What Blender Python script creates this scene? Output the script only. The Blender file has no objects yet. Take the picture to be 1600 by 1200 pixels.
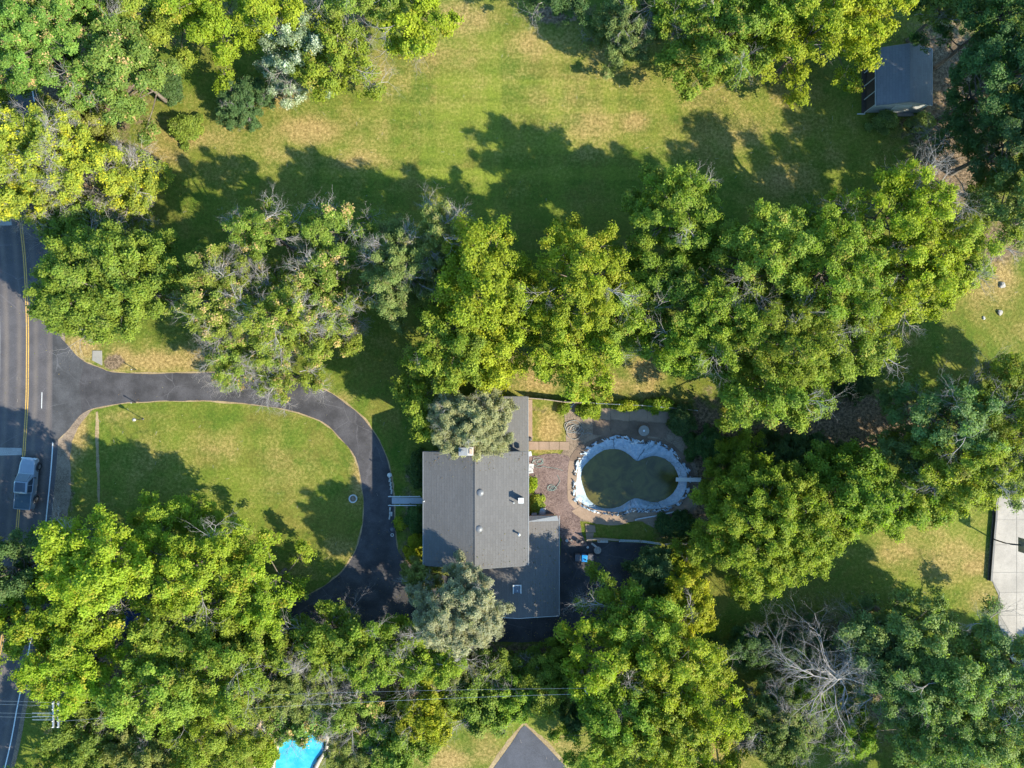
import bpy, math, random
import numpy as np
from mathutils import Vector
from mathutils.geometry import tessellate_polygon
sc = bpy.context.scene
col = sc.collection
# ------------------------------------------------------------------ camera
FPX, HC = 1110.0, 82.2          # focal length in photo pixels (1600 wide), drone height in metres
cam_d = bpy.data.cameras.new('drone_camera')
cam_d.sensor_width = 36.0
cam_d.lens = FPX / 1600.0 * 36.0
cam_d.clip_start = 0.5
cam_d.clip_end = 4000
cam = bpy.data.objects.new('drone_camera', cam_d)
cam.location = (0, 0, HC)
cam.rotation_euler = (0, 0, 0)
col.objects.link(cam)
sc.camera = cam
# ------------------------------------------------------------------ sky and sun
SUN_EL, SUN_AZ = 33.5, 120.0     # azimuth clockwise from +Y; shadows fall to the upper left
world = bpy.data.worlds.new("World")
sc.world = world
world.use_nodes = True
wn = world.node_tree.nodes
bg = wn['Background']
sky = wn.new('ShaderNodeTexSky')
sky.sky_type = 'NISHITA'
sky.sun_disc = False
sky.sun_elevation = math.radians(SUN_EL)
sky.sun_rotation = math.radians(SUN_AZ)
sky.ozone_density = 3.0
sky.dust_density = 0.4
wb = wn.new('ShaderNodeMix'); wb.data_type = 'RGBA'; wb.blend_type = 'MULTIPLY'; wb.inputs[0].default_value = 1.0
wb.inputs[7].default_value = (0.80, 1.10, 1.15, 1)      # daylight white balance of the photograph
world.node_tree.links.new(sky.outputs[0], wb.inputs[6])
world.node_tree.links.new(wb.outputs[2], bg.inputs[0])
bg.inputs[1].default_value = 0.15
sun_d = bpy.data.lights.new('sun', 'SUN')
sun_d.energy = 4.75
sun_d.angle = math.radians(0.53)
sun_d.color = (1.0, 0.93, 0.74)
sun = bpy.data.objects.new('sun', sun_d)
az, el = math.radians(SUN_AZ), math.radians(SUN_EL)
to_sun = Vector((math.sin(az) * math.cos(el), math.cos(az) * math.cos(el), math.sin(el)))
sun.rotation_euler = to_sun.to_track_quat('Z', 'Y').to_euler()
sun.location = to_sun * 200
col.objects.link(sun)
sc.view_settings.view_transform = 'Standard'
sc.view_settings.look = 'None'
sc.view_settings.gamma = 1
sc.view_settings.use_curve_mapping = False
sc.view_settings.exposure = 1.62
sc.cycles.max_bounces = 6
sc.cycles.diffuse_bounces = 3
sc.cycles.glossy_bounces = 2
sc.cycles.transmission_bounces = 5
sc.cycles.transparent_max_bounces = 4
sc.cycles.use_denoising = True

def P(px, py, z=0.0):
    k = (HC - z) / FPX
    return ((px - 800.0) * k, (600.0 - py) * k, z)
S = HC / FPX                      # metres per photo pixel on the ground

# ------------------------------------------------------------------ tagging
def tag(o, label=None, cat=None, group=None, kind=None):
    if label: o['label'] = label
    if cat: o['category'] = cat
    if group: o['group'] = group
    if kind: o['kind'] = kind
    return o
def thing(name, label, cat, loc=(0, 0, 0), rz=0.0, group=None):
    o = bpy.data.objects.new(name, None)
    o.empty_display_size = 0.3
    o.location = loc
    o.rotation_euler = (0, 0, rz)
    col.objects.link(o)
    return tag(o, label, cat, group)
def link(name, me, parent=None, mat=None, loc=None, kind=None):
    o = bpy.data.objects.new(name, me)
    if mat is not None and not me.materials: me.materials.append(mat)
    col.objects.link(o)
    if parent is not None: o.parent = parent
    if loc is not None: o.location = loc
    if kind: o['kind'] = kind
    return o
def copy_tree(o, parent=None):
    c = o.copy(); col.objects.link(c)
    if parent is not None: c.parent = parent
    for ch in list(o.children): copy_tree(ch, c)
    return c

# ------------------------------------------------------------------ materials
MATS = {}
class NT:
    def __init__(s, name):
        s.m = bpy.data.materials.new(name); s.m.use_nodes = True
        s.t = s.m.node_tree; s.n = s.t.nodes; s.b = s.n['Principled BSDF']; s.out = s.n['Material Output']
        s.tc = s.n.new('ShaderNodeTexCoord').outputs['Object']
    def L(s, a, b): s.t.links.new(a, b)
    def put(s, v, inp):
        if hasattr(v, 'node'): s.L(v, inp)
        else:
            inp.default_value = (*v, 1) if isinstance(v, tuple) and len(v) == 3 and inp.type == 'RGBA' else v
    def noise(s, scale, detail=4, rough=0.6, dist=0.0, vec=None, out='Fac'):
        n = s.n.new('ShaderNodeTexNoise'); n.inputs['Scale'].default_value = scale
        n.inputs['Detail'].default_value = detail; n.inputs['Roughness'].default_value = rough
        n.inputs['Distortion'].default_value = dist
        s.L(vec if vec is not None else s.tc, n.inputs['Vector']); return n.outputs[out]
    def voro(s, scale, feature='F1', vec=None, out='Distance'):
        n = s.n.new('ShaderNodeTexVoronoi'); n.feature = feature; n.inputs['Scale'].default_value = scale
        s.L(vec if vec is not None else s.tc, n.inputs['Vector']); return n.outputs[out]
    def mapv(s, scale=(1, 1, 1), rot=(0, 0, 0), loc=(0, 0, 0)):
        n = s.n.new('ShaderNodeMapping'); n.inputs['Scale'].default_value = scale
        n.inputs['Rotation'].default_value = rot; n.inputs['Location'].default_value = loc
        s.L(s.tc, n.inputs['Vector']); return n.outputs[0]
    def ramp(s, v, a, b, lo=0.0, hi=1.0, smooth=True):
        n = s.n.new('ShaderNodeMapRange'); n.interpolation_type = 'SMOOTHSTEP' if smooth else 'LINEAR'
        for k, x in zip(('From Min', 'From Max', 'To Min', 'To Max'), (a, b, lo, hi)): n.inputs[k].default_value = x
        s.L(v, n.inputs['Value']); return n.outputs[0]
    def math(s, op, a, b=0.0, clamp=False):
        n = s.n.new('ShaderNodeMath'); n.operation = op; n.use_clamp = clamp
        s.put(a, n.inputs[0]); s.put(b, n.inputs[1]); return n.outputs[0]
    def mix(s, f, a, b, mode='MIX'):
        n = s.n.new('ShaderNodeMix'); n.data_type = 'RGBA'; n.blend_type = mode; n.clamp_factor = True
        s.put(f, n.inputs[0]); s.put(a, n.inputs[6]); s.put(b, n.inputs[7]); return n.outputs[2]
    def attr(s, name, out='Color'):
        n = s.n.new('ShaderNodeAttribute'); n.attribute_name = name; return n.outputs[out]
    def sep(s, c):
        n = s.n.new('ShaderNodeSeparateColor'); s.L(c, n.inputs[0]); return n.outputs
    def bump(s, h, strength=0.5, dist=0.05):
        n = s.n.new('ShaderNodeBump'); n.inputs['Strength'].default_value = strength
        n.inputs['Distance'].default_value = dist; s.L(h, n.inputs['Height']); s.L(n.outputs[0], s.b.inputs['Normal'])
    def fin(s, c, rough=0.8, spec=0.3, metal=0.0):
        s.put(c, s.b.inputs['Base Color']); s.put(rough, s.b.inputs['Roughness'])
        s.b.inputs['Specular IOR Level'].default_value = spec; s.b.inputs['Metallic'].default_value = metal
        return s.m
def plain(name, c, rough=0.6, metal=0.0, spec=0.4, var=0.15, scale=6.0):
    if name in MATS: return MATS[name]
    n = NT(name)
    f = n.noise(scale, 5, 0.65)
    c2 = tuple(min(1, x * (1 + var)) for x in c); c1 = tuple(x * (1 - var) for x in c)
    MATS[name] = n.fin(n.mix(n.ramp(f, 0.3, 0.7), c1, c2), rough, spec, metal)
    return MATS[name]

def mat_ground():
    n = NT('lawn_grass')
    z = n.sep(n.attr('zone')); dry, soil, mow = z[0], z[1], z[2]
    big = n.noise(0.06, 4, 0.6); med = n.noise(0.35, 5, 0.65); fine = n.noise(3.0, 6, 0.75); grit = n.noise(14.0, 4, 0.8)
    green = n.mix(n.ramp(med, 0.32, 0.68), (0.046, 0.088, 0.010), (0.092, 0.122, 0.015))
    green = n.mix(n.ramp(n.noise(.16, 5, .7, .6), .42, .62, 0, .75), green, (0.125, 0.110, 0.024))
    green = n.mix(n.ramp(big, 0.35, 0.65, 0, .55), green, (0.105, 0.120, 0.016))
    green = n.mix(n.ramp(n.voro(1.1, 'SMOOTH_F1'), .15, .45, .35, 0), green, (0.060, 0.105, 0.012))
    # mowing stripes, both ways
    vx = n.noise(1.0, 2, .5, vec=n.mapv((0.30, 0.012, 1)))
    vy = n.noise(1.0, 2, .5, vec=n.mapv((0.010, 0.34, 1), loc=(7, 3, 0)))
    st = n.math('ADD', n.ramp(vx, .42, .58, -.55, .55), n.ramp(vy, .42, .58, -.6, .6))
    green = n.mix(n.math('MULTIPLY', n.ramp(st, -1, 1), n.math('MULTIPLY', mow, 1.3), True), green, (0.128, 0.155, 0.020))
    dn = n.math('ADD', n.math('MULTIPLY', med, 0.62), n.math('MULTIPLY', fine, 0.45))
    dm = n.ramp(n.math('ADD', dn, n.math('MULTIPLY', dry, 0.56)), 0.52, 1.02)
    dryc = n.mix(n.ramp(fine, .35, .65), (0.205, 0.130, 0.050), (0.310, 0.215, 0.090))
    c = n.mix(n.math('MULTIPLY', dm, .85), green, dryc)
    sm = n.ramp(n.math('ADD', n.math('MULTIPLY', n.noise(0.9, 6, .7), .8), n.math('MULTIPLY', soil, .8)), 0.62, 0.86)
    soilc = n.mix(n.ramp(fine, .35, .65), (0.070, 0.050, 0.032), (0.190, 0.135, 0.088))
    c = n.mix(sm, c, soilc)
    v = n.math('MULTIPLY', n.ramp(fine, 0.25, 0.75, 0.66, 1.32), n.ramp(grit, 0.25, 0.75, 0.55, 1.45))
    c = n.mix(1.0, c, v, 'MULTIPLY')
    # small pale fallen leaves
    sp = n.voro(1.3); spk = n.ramp(sp, 0.035, 0.055, 1, 0)
    c = n.mix(n.math('MULTIPLY', spk, n.ramp(n.noise(.5, 2), .5, .62)), c, (0.42, 0.36, 0.20))
    n.bump(n.math('ADD', fine, n.math('MULTIPLY', grit, .6)), 0.9, 0.10)
    return n.fin(c, 0.95, 0.1)
def mat_asphalt(name, base, track=False, cracks=0.5, patchy=0.3):
    n = NT(name)
    c = n.mix(n.ramp(n.noise(0.5, 5, .6), .3, .7), tuple(x * (1 - patchy * .5) for x in base), tuple(x * (1 + patchy * .5) for x in base))
    if track:
        u = n.attr('across', 'Fac')
        w = None
        for cpos in (-2.55, -0.95, 0.95, 2.45):
            d = n.math('ABSOLUTE', n.math('SUBTRACT', u, cpos))
            g = n.ramp(d, 0.0, 0.48, 1, 0)
            w = g if w is None else n.math('MAXIMUM', w, g)
        w = n.math('MULTIPLY', w, n.ramp(n.noise(.25, 3), .3, .7, .5, 1))
        c = n.mix(n.math('MULTIPLY', w, .75), c, (0.115, 0.095, 0.082))
        d0 = n.ramp(n.math('ABSOLUTE', n.math('SUBTRACT', u, 1.75)), 0, .5, .22, 0)
        c = n.mix(d0, c, (0.05, 0.05, 0.055))
    if cracks:
        vec = n.n.new('ShaderNodeMix'); vec.data_type = 'VECTOR'; vec.inputs[0].default_value = 0.25
        n.L(n.tc, vec.inputs[4]); n.L(n.noise(0.8, 4, .6, out='Color'), vec.inputs[5])
        cr = n.ramp(n.voro(0.30, 'DISTANCE_TO_EDGE', vec=vec.outputs[1]), 0.0, 0.012, 1, 0)
        cr = n.math('MULTIPLY', cr, n.ramp(n.noise(.12, 2), .45, .6))
        c = n.mix(n.math('MULTIPLY', cr, cracks), c, tuple(min(1, x * 1.9) for x in base))
    c = n.mix(n.ramp(n.noise(1.6, 6, .75, 1.2), .52, .75, 0, .45), c, tuple(min(1, x * 1.55) for x in base))
    v = n.ramp(n.noise(9, 6, .85), .25, .75, .70, 1.34)
    c = n.mix(1.0, c, v, 'MULTIPLY')
    n.bump(n.noise(25, 4, .8), .5, .02)
    return n.fin(c, 0.85, 0.25)
def mat_concrete(name, base, var=.2, spots=True):
    n = NT(name)
    c = n.mix(n.ramp(n.noise(0.45, 6, .7), .3, .7), tuple(x * (1 - var) for x in base), tuple(x * (1 + var * .6) for x in base))
    c = n.mix(n.ramp(n.noise(2.4, 5, .7), .55, .72, 0, .4), c, tuple(x * .62 for x in base))
    c = n.mix(1.0, c, n.ramp(n.noise(12, 5, .8), .25, .75, .85, 1.15), 'MULTIPLY')
    n.bump(n.noise(10, 5, .8), .4, .02)
    return n.fin(c, 0.85, 0.25)
def mat_shingle(name, base, along='Y', course=0.29, tab=0.85):
    n = NT(name)
    br = n.n.new('ShaderNodeTexBrick')
    br.inputs['Scale'].default_value = 1.0
    br.inputs['Brick Width'].default_value = tab; br.inputs['Row Height'].default_value = course
    br.inputs['Mortar Size'].default_value = 0.022; br.inputs['Mortar Smooth'].default_value = .4
    br.inputs['Color1'].default_value = (*[x * .94 for x in base], 1); br.inputs['Color2'].default_value = (*[x * 1.07 for x in base], 1)
    br.inputs['Mortar'].default_value = (*[x * .84 for x in base], 1)
    n.L(n.mapv(rot=(0, 0, math.pi / 2) if along == 'Y' else (0, 0, 0)), br.inputs['Vector'])
    c = n.mix(n.ramp(n.noise(.18, 3, .5), .35, .7, 0, .18), br.outputs['Color'], tuple(x * 1.35 for x in base))
    st = n.noise(1.0, 5, .7, vec=n.mapv((.25, 2.4, 1) if along == 'Y' else (2.4, .25, 1)))
    c = n.mix(n.ramp(st, .55, .75, 0, .12), c, tuple(x * .6 for x in base))
    c = n.mix(1.0, c, n.ramp(n.noise(22, 4, .9), .25, .75, .78, 1.25), 'MULTIPLY')
    n.bump(n.math('ADD', br.outputs['Fac'], n.noise(30, 3, .8)), .5, .02)
    return n.fin(c, 0.9, 0.2)
def mat_brick(name, a, b):
    n = NT(name)
    br = n.n.new('ShaderNodeTexBrick'); br.inputs['Scale'].default_value = 1.0
    br.inputs['Brick Width'].default_value = .22; br.inputs['Row Height'].default_value = .075; br.inputs['Mortar Size'].default_value = .008
    br.inputs['Color1'].default_value = (*a, 1); br.inputs['Color2'].default_value = (*b, 1); br.inputs['Mortar'].default_value = (.35, .33, .30, 1)
    sp = n.n.new('ShaderNodeSeparateXYZ'); n.L(n.tc, sp.inputs[0]); cb = n.n.new('ShaderNodeCombineXYZ')
    n.L(n.math('ADD', sp.outputs[0], sp.outputs[1]), cb.inputs[0]); n.L(sp.outputs[2], cb.inputs[1]); n.L(cb.outputs[0], br.inputs['Vector'])
    n.bump(br.outputs['Fac'], .5, .01)
    return n.fin(br.outputs['Color'], .9, .2)
def mat_leaf():
    n = NT('foliage')
    c = n.attr('tint')
    n.fin(c, 0.55, 0.15)
    tr = n.n.new('ShaderNodeBsdfTranslucent'); n.L(n.mix(1.0, c, (1.35, 1.5, .6), 'MULTIPLY'), tr.inputs[0])
    mx = n.n.new('ShaderNodeMixShader'); mx.inputs[0].default_value = .48
    n.L(n.b.outputs[0], mx.inputs[1]); n.L(tr.outputs[0], mx.inputs[2]); n.L(mx.outputs[0], n.out.inputs[0])
    return n.m
def mat_bark(name, a, b):
    n = NT(name)
    f = n.noise(1.0, 6, .7, vec=n.mapv((6, 6, 1.5)))
    n.bump(f, .6, .03)
    return n.fin(n.mix(n.ramp(f, .3, .7), a, b), .9, .15)
def mat_murk():
    n = NT('murky_pool_water')
    f = n.noise(.5, 6, .7, 1.0); g = n.noise(5, 5, .8)
    c = n.mix(n.ramp(f, .3, .7), (0.038, 0.033, 0.009), (0.095, 0.084, 0.018))
    c = n.mix(n.ramp(g, .6, .75, 0, .5), c, (0.10, 0.095, 0.03))
    c = n.mix(n.ramp(n.voro(3.0), .04, .06, .6, 0), c, (0.25, 0.22, 0.08))
    n.bump(n.noise(2.5, 3), .08, .02)
    return n.fin(c, .15, .35)
def mat_clearpool():
    n = NT('clear_pool_water')
    f = n.voro(1.6, 'SMOOTH_F1')
    c = n.mix(n.ramp(n.noise(.9, 5, .7), .3, .75), (0.02, 0.26, 0.42), (0.07, 0.38, 0.52))
    n.bump(n.noise(3, 3), .12, .03)
    return n.fin(c, .08, .5)
def mat_liner():
    n = NT('pool_liner_vinyl')
    f = n.noise(1.6, 6, .75, 1.5)
    c = n.mix(n.ramp(f, .3, .68), (0.18, 0.25, 0.32), (0.33, 0.39, 0.44))
    cr = n.ramp(n.voro(2.2, 'DISTANCE_TO_EDGE'), 0, .05, 1, 0)
    c = n.mix(n.math('MULTIPLY', cr, n.ramp(n.noise(.8, 3), .5, .6)), c, (0.10, 0.12, 0.13))
    n.bump(n.math('ADD', f, n.noise(6, 4)), .6, .08)
    return n.fin(c, .45, .4)
def mat_mulch(name, a, b, sc_=9):
    n = NT(name)
    v = n.voro(sc_, out='Color'); s_ = n.sep(v)
    c = n.mix(s_[0], a, b)
    c = n.mix(n.ramp(n.noise(.6, 5, .7), .4, .7, 0, .45), c, tuple(x * 1.5 for x in b))
    n.bump(s_[1], .8, .04)
    return n.fin(c, .95, .15)
def mat_glass(name='window_glass', c=(.02, .03, .045)):
    if name in MATS: return MATS[name]
    n = NT(name); MATS[name] = n.fin(n.mix(n.ramp(n.noise(.7, 2), .3, .7), c, tuple(x * 1.8 for x in c)), .06, .8); return MATS[name]

M = dict(
    ground=mat_ground(),
    road=mat_asphalt('road_asphalt', (0.063, 0.057, 0.060), track=True, cracks=.5),
    drive=mat_asphalt('driveway_asphalt', (0.044, 0.041, 0.044), cracks=.8, patchy=.7),
    apron=mat_asphalt('apron_asphalt', (0.047, 0.046, 0.049), cracks=.9, patchy=.6),
    drive2=mat_asphalt('neighbour_asphalt', (0.052, 0.054, 0.066), cracks=0),
    patch=mat_asphalt('patched_asphalt', (0.23, 0.225, 0.22), cracks=0),
    court=mat_concrete('court_concrete', (0.275, 0.245, 0.215), .16),
    walk=mat_concrete('walkway_concrete', (0.30, 0.31, 0.33), .12),
    slab=mat_concrete('slab_concrete', (0.20, 0.185, 0.165), .1),
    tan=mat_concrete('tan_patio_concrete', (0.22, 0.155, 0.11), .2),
    brownp=mat_concrete('brown_patio_concrete', (0.125, 0.088, 0.064), .3),
    dryedge=mat_mulch('dry_grass_edge', (0.17, 0.12, 0.065), (0.26, 0.195, 0.11), 12),
    dirt=mat_mulch('bare_soil', (0.10, 0.075, 0.055), (0.20, 0.15, 0.11), 10),
    gravel=mat_mulch('red_gravel', (0.074, 0.050, 0.046), (0.150, 0.108, 0.097), 8),
    stonefill=mat_mulch('river_stone_fill', (0.25, 0.19, 0.14), (0.45, 0.37, 0.30), 3),
    white=plain('road_paint_white', (.50, .50, .49), .7, var=.12, scale=9),
    yellow=plain('road_paint_yellow', (.42, .25, .055), .7, var=.25, scale=7),
    roof=mat_shingle('grey_shingle', (0.086, 0.082, 0.081)),
    roof_g=mat_shingle('garage_shingle', (0.092, 0.084, 0.080)),
    roof_s=mat_shingle('shed_shingle', (0.155, 0.155, 0.170)),
    brick=mat_brick('red_brick', (.26, .11, .07), (.34, .17, .11)),
    tanbrick=mat_brick('chimney_brick', (.36, .22, .14), (.44, .30, .20)),
    siding=plain('white_siding', (.42, .42, .41), .6, var=.06),
    trim=plain('white_trim', (.46, .46, .45), .5, var=.06),
    gutter=plain('grey_gutter', (.20, .20, .20), .4, metal=.2, var=.1),
    dark=plain('dark_plastic', (.03, .03, .034), .5, var=.2),
    darkmetal=plain('dark_metal', (.045, .045, .05), .4, metal=.6, var=.2),
    galv=plain('galvanised_metal', (.42, .43, .44), .35, metal=.7, var=.15),
    leaf=mat_leaf(),
    bark=mat_bark('tree_bark', (.065, .052, .040), (.17, .14, .115)),
    dead=mat_bark('dead_wood', (.17, .15, .138), (.34, .31, .29)),
    wood=plain('weathered_wood', (.30, .22, .15), .8, var=.25),
    polewood=plain('pole_wood', (.24, .20, .17), .85, var=.25),
    murk=mat_murk(), clear=mat_clearpool(), liner=mat_liner(), glass=mat_glass(),
    tyre=plain('tyre_rubber', (.022, .022, .024), .8, var=.2),
    rim=plain('alloy_rim', (.35, .35, .36), .35, metal=.8),
    silver=plain('silver_blue_paint', (.21, .245, .29), .3, metal=.35, var=.04, scale=1),
    whitecar=plain('white_car_paint', (.42, .45, .50), .3, var=.03, scale=1),
    bluecar=plain('dark_blue_paint', (.010, .035, .16), .3, metal=.3, var=.05, scale=1),
    tonneau=plain('black_vinyl_cover', (.035, .060, .080), .55, var=.12, scale=2),
    lamp_red=plain('red_lens', (.35, .02, .02), .3), lamp_clear=plain('clear_lens', (.6, .62, .64), .15),
    binblue=plain('blue_bin_plastic', (.010, .20, .50), .45, var=.08), bingrey=plain('grey_bin_plastic', (.085, .080, .088), .55, var=.12),
    blossom=plain('terracotta', (.36, .17, .10), .8), stone=plain('pale_stone', (.30, .29, .27), .85, var=.2),
    greystone=plain('grey_stone', (.24, .22, .20), .9, var=.3),
    copper=plain('green_hose', (.16, .22, .20), .5), palehose=plain('pale_hose', (.20, .20, .185), .5),
)

# ------------------------------------------------------------------ mesh helpers
class MB:
    def __init__(s): s.v = []; s.f = []
    def add(s, vs, fs):
        b = len(s.v); s.v += [tuple(map(float, v)) for v in vs]; s.f += [tuple(b + i for i in f) for f in fs]; return s
    def box(s, c, d, rz=0.0, taper=1.0):
        cx, cy, cz = c; x, y, z = d[0] / 2, d[1] / 2, d[2] / 2; ca, sa = math.cos(rz), math.sin(rz); vs = []
        for dz, t in ((-z, 1.0), (z, taper)):
            for dx, dy in ((-x, -y), (x, -y), (x, y), (-x, y)):
                dx *= t; dy *= t
                vs.append((cx + dx * ca - dy * sa, cy + dx * sa + dy * ca, cz + dz))
        return s.add(vs, [(3, 2, 1, 0), (4, 5, 6, 7), (0, 1, 5, 4), (1, 2, 6, 5), (2, 3, 7, 6), (3, 0, 4, 7)])
    def tube(s, pts, r, k=8, caps=True, r2=None):
        pts = [Vector(p) for p in pts]; n = len(pts); rings = []
        b = len(s.v)
        for i, p in enumerate(pts):
            d = (pts[min(i + 1, n - 1)] - pts[max(i - 1, 0)]).normalized()
            a = Vector((0, 0, 1)) if abs(d.z) < .9 else Vector((1, 0, 0))
            u = d.cross(a).normalized(); w = u.cross(d)
            rr = r if r2 is None else r + (r2 - r) * i / (n - 1)
            for j in range(k):
                t = 2 * math.pi * j / k
                s.v.append(tuple(p + u * math.cos(t) * rr + w * math.sin(t) * rr))
        for i in range(n - 1):
            for j in range(k):
                s.f.append((b + i * k + j, b + i * k + (j + 1) % k, b + (i + 1) * k + (j + 1) % k, b + (i + 1) * k + j))
        if caps:
            s.f.append(tuple(b + j for j in reversed(range(k)))); s.f.append(tuple(b + (n - 1) * k + j for j in range(k)))
        return s
    def lathe(s, prof, c=(0, 0, 0), k=20):
        b = len(s.v)
        for (r, z) in prof:
            for j in range(k):
                t = 2 * math.pi * j / k; s.v.append((c[0] + r * math.cos(t), c[1] + r * math.sin(t), c[2] + z))
        for i in range(len(prof) - 1):
            for j in range(k):
                s.f.append((b + i * k + j, b + i * k + (j + 1) % k, b + (i + 1) * k + (j + 1) % k, b + (i + 1) * k + j))
        s.f.append(tuple(b + j for j in reversed(range(k)))); s.f.append(tuple(b + (len(prof) - 1) * k + j for j in range(k)))
        return s
    def poly(s, pts, z0, z1, hole=None):
        """a slab with outline pts (x, y), top at z1, skirt down to z0"""
        pts = [(p[0], p[1]) for p in pts]
        ar = sum(pts[i - 1][0] * pts[i][1] - pts[i][0] * pts[i - 1][1] for i in range(len(pts)))
        if ar < 0: pts = pts[::-1]
        n = len(pts); b = len(s.v)
        s.v += [(x, y, z1) for x, y in pts] + [(x, y, z0) for x, y in pts]
        loops = [[Vector((x, y, 0)) for x, y in pts]]; allp = list(pts); mp = list(range(n))
        if hole:
            loops.append([Vector((p[0], p[1], 0)) for p in hole]); hb = len(s.v) - b; mp += [hb + i for i in range(len(hole))]
            s.v += [(p[0], p[1], z1) for p in hole]; allp += [(p[0], p[1]) for p in hole]
        for t in tessellate_polygon(loops):
            va, vb, vc = [allp[i] for i in t]; a, c, d = [mp[i] for i in t]
            cr = (vb[0] - va[0]) * (vc[1] - va[1]) - (vb[1] - va[1]) * (vc[0] - va[0])
            s.f.append((b + a, b + c, b + d) if cr > 0 else (b + a, b + d, b + c))
        for i in range(n):
            j = (i + 1) % n; s.f.append((b + n + i, b + n + j, b + j, b + i))
        return s
    def mesh(s, name, mat=None, smooth=False):
        me = bpy.data.meshes.new(name); me.from_pydata(s.v, [], s.f)
        if mat: me.materials.append(mat)
        if smooth: me.polygons.foreach_set('use_smooth', [True] * len(me.polygons))
        me.update(); return me
    def build(s, name, mat, parent=None, loc=None, smooth=False, kind=None, bevel=0.0):
        o = link(name, s.mesh(name, mat, smooth), parent, None, loc, kind)
        if bevel:
            m = o.modifiers.new('bevel', 'BEVEL'); m.width = bevel; m.segments = 2; m.limit_method = 'ANGLE'; m.angle_limit = math.radians(35)
        return o
def smooth_path(pts, closed=False, step=6):
    """Catmull-Rom through pts"""
    n = len(pts); out = []
    rng_ = range(n) if closed else range(n - 1)
    for i in rng_:
        if closed: p0, p1, p2, p3 = pts[(i - 1) % n], pts[i], pts[(i + 1) % n], pts[(i + 2) % n]
        else: p0, p1, p2, p3 = pts[max(i - 1, 0)], pts[i], pts[i + 1], pts[min(i + 2, n - 1)]
        for k in range(step):
            t = k / step
            out.append(tuple(0.5 * ((2 * b) + (-a + c) * t + (2 * a - 5 * b + 4 * c - d) * t * t + (-a + 3 * b - 3 * c + d) * t ** 3)
                             for a, b, c, d in zip(p0, p1, p2, p3)))
    if not closed: out.append(tuple(pts[-1]))
    return out
def G(pts): return [P(x, y)[:2] for x, y in pts]
rr = random.Random(7)
def rough_edge(pts, amp, step=0.35, seed=1):
    """resample a closed outline and nibble it so that the edge is uneven"""
    r = random.Random(seed); out = []
    n = len(pts); o1 = [r.uniform(-1, 1) for _ in range(4096)]; k = 0
    for i in range(n):
        a, b = pts[i], pts[(i + 1) % n]; L = math.hypot(b[0] - a[0], b[1] - a[1]); m = max(1, int(L / step))
        nx, ny = (b[1] - a[1]) / (L + 1e-9), -(b[0] - a[0]) / (L + 1e-9)
        for j in range(m):
            t = j / m; k += 1
            e = amp * (.5 * o1[k % 4096] + .8 * math.sin(k * .37 + 2 * math.sin(k * .11)))
            out.append((a[0] + (b[0] - a[0]) * t + nx * e, a[1] + (b[1] - a[1]) * t + ny * e))
    return out
def ribbon(name, path, o0, o1, z, mat, parent=None, kind=None, attr=None, cross=2):
    n = len(path); vs, fs, av = [], [], []
    for i, p in enumerate(path):
        a = path[max(i - 1, 0)]; b = path[min(i + 1, n - 1)]
        dx, dy = b[0] - a[0], b[1] - a[1]; L = math.hypot(dx, dy); nx, ny = -dy / L, dx / L
        for k in range(cross):
            o = o0 + (o1 - o0) * k / (cross - 1)
            vs.append((p[0] + nx * o, p[1] + ny * o, z)); av.append(o)
    for i in range(n - 1):
        for k in range(cross - 1):
            q = i * cross + k; fs.append((q, q + 1, q + cross + 1, q + cross))
    me = bpy.data.meshes.new(name); me.from_pydata(vs, [], fs)
    me.update()
    if me.polygons[0].normal.z < 0: me.flip_normals()
    if attr:
        a = me.attributes.new(attr, 'FLOAT', 'POINT'); a.data.foreach_set('value', av)
    return link(name, me, parent, mat, None, kind)

# ------------------------------------------------------------------ outlines shared by ground and pools
cu = lambda L, x0, y0, f: [(x0 + u / f, y0 + v / f) for u, v in L]
POOL_OUT = cu([(740,415),(850,400),(930,415),(1000,440),(1080,450),(1180,455),(1280,495),(1360,570),(1440,670),(1475,740),(1478,800),(1470,880),(1440,950),(1380,1020),(1290,1060),(1200,1082),(1080,1085),(960,1080),(900,1105),(800,1115),(690,1100),(580,1075),(500,1030),(435,970),(428,880),(438,760),(460,640),(500,570),(560,500),(650,450)], 820, 610, 5.714)
POOL_IN = cu([(700,545),(780,530),(860,540),(930,580),(975,620),(1010,635),(1060,615),(1140,592),(1220,605),(1290,645),(1340,705),(1365,780),(1355,850),(1310,920),(1240,970),(1160,995),(1080,980),(1000,958),(950,970),(900,1000),(850,1030),(780,1050),(690,1045),(620,1010),(570,960),(540,890),(510,800),(515,720),(550,660),(620,600)], 820, 610, 5.714)
WZ = -0.75
pool_out = smooth_path(G(POOL_OUT), True, 5)
pool_in = smooth_path([P(x, y, WZ)[:2] for x, y in POOL_IN], True, 5)
NPOOL = smooth_path(G([(428,1204),(432,1180),(440,1160),(452,1150),(468,1146),(484,1140),(498,1144),(508,1155),(506,1172),(494,1190),(484,1212),(470,1240),(440,1250),(424,1230)]), True, 4)

def inside(X, Y, poly):
    r = np.zeros(X.shape, bool); n = len(poly); j = n - 1
    for i in range(n):
        xi, yi = poly[i]; xj, yj = poly[j]
        c = ((yi > Y) != (yj > Y)) & (X < (xj - xi) * (Y - yi) / (yj - yi + 1e-12) + xi)
        r ^= c; j = i
    return r
def shrink(poly, d):
    cx = sum(p[0] for p in poly) / len(poly); cy = sum(p[1] for p in poly) / len(poly)
    return [(cx + (x - cx) * (1 - d / max(.1, math.hypot(x - cx, y - cy))), cy + (y - cy) * (1 - d / max(.1, math.hypot(x - cx, y - cy)))) for x, y in poly]

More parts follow.
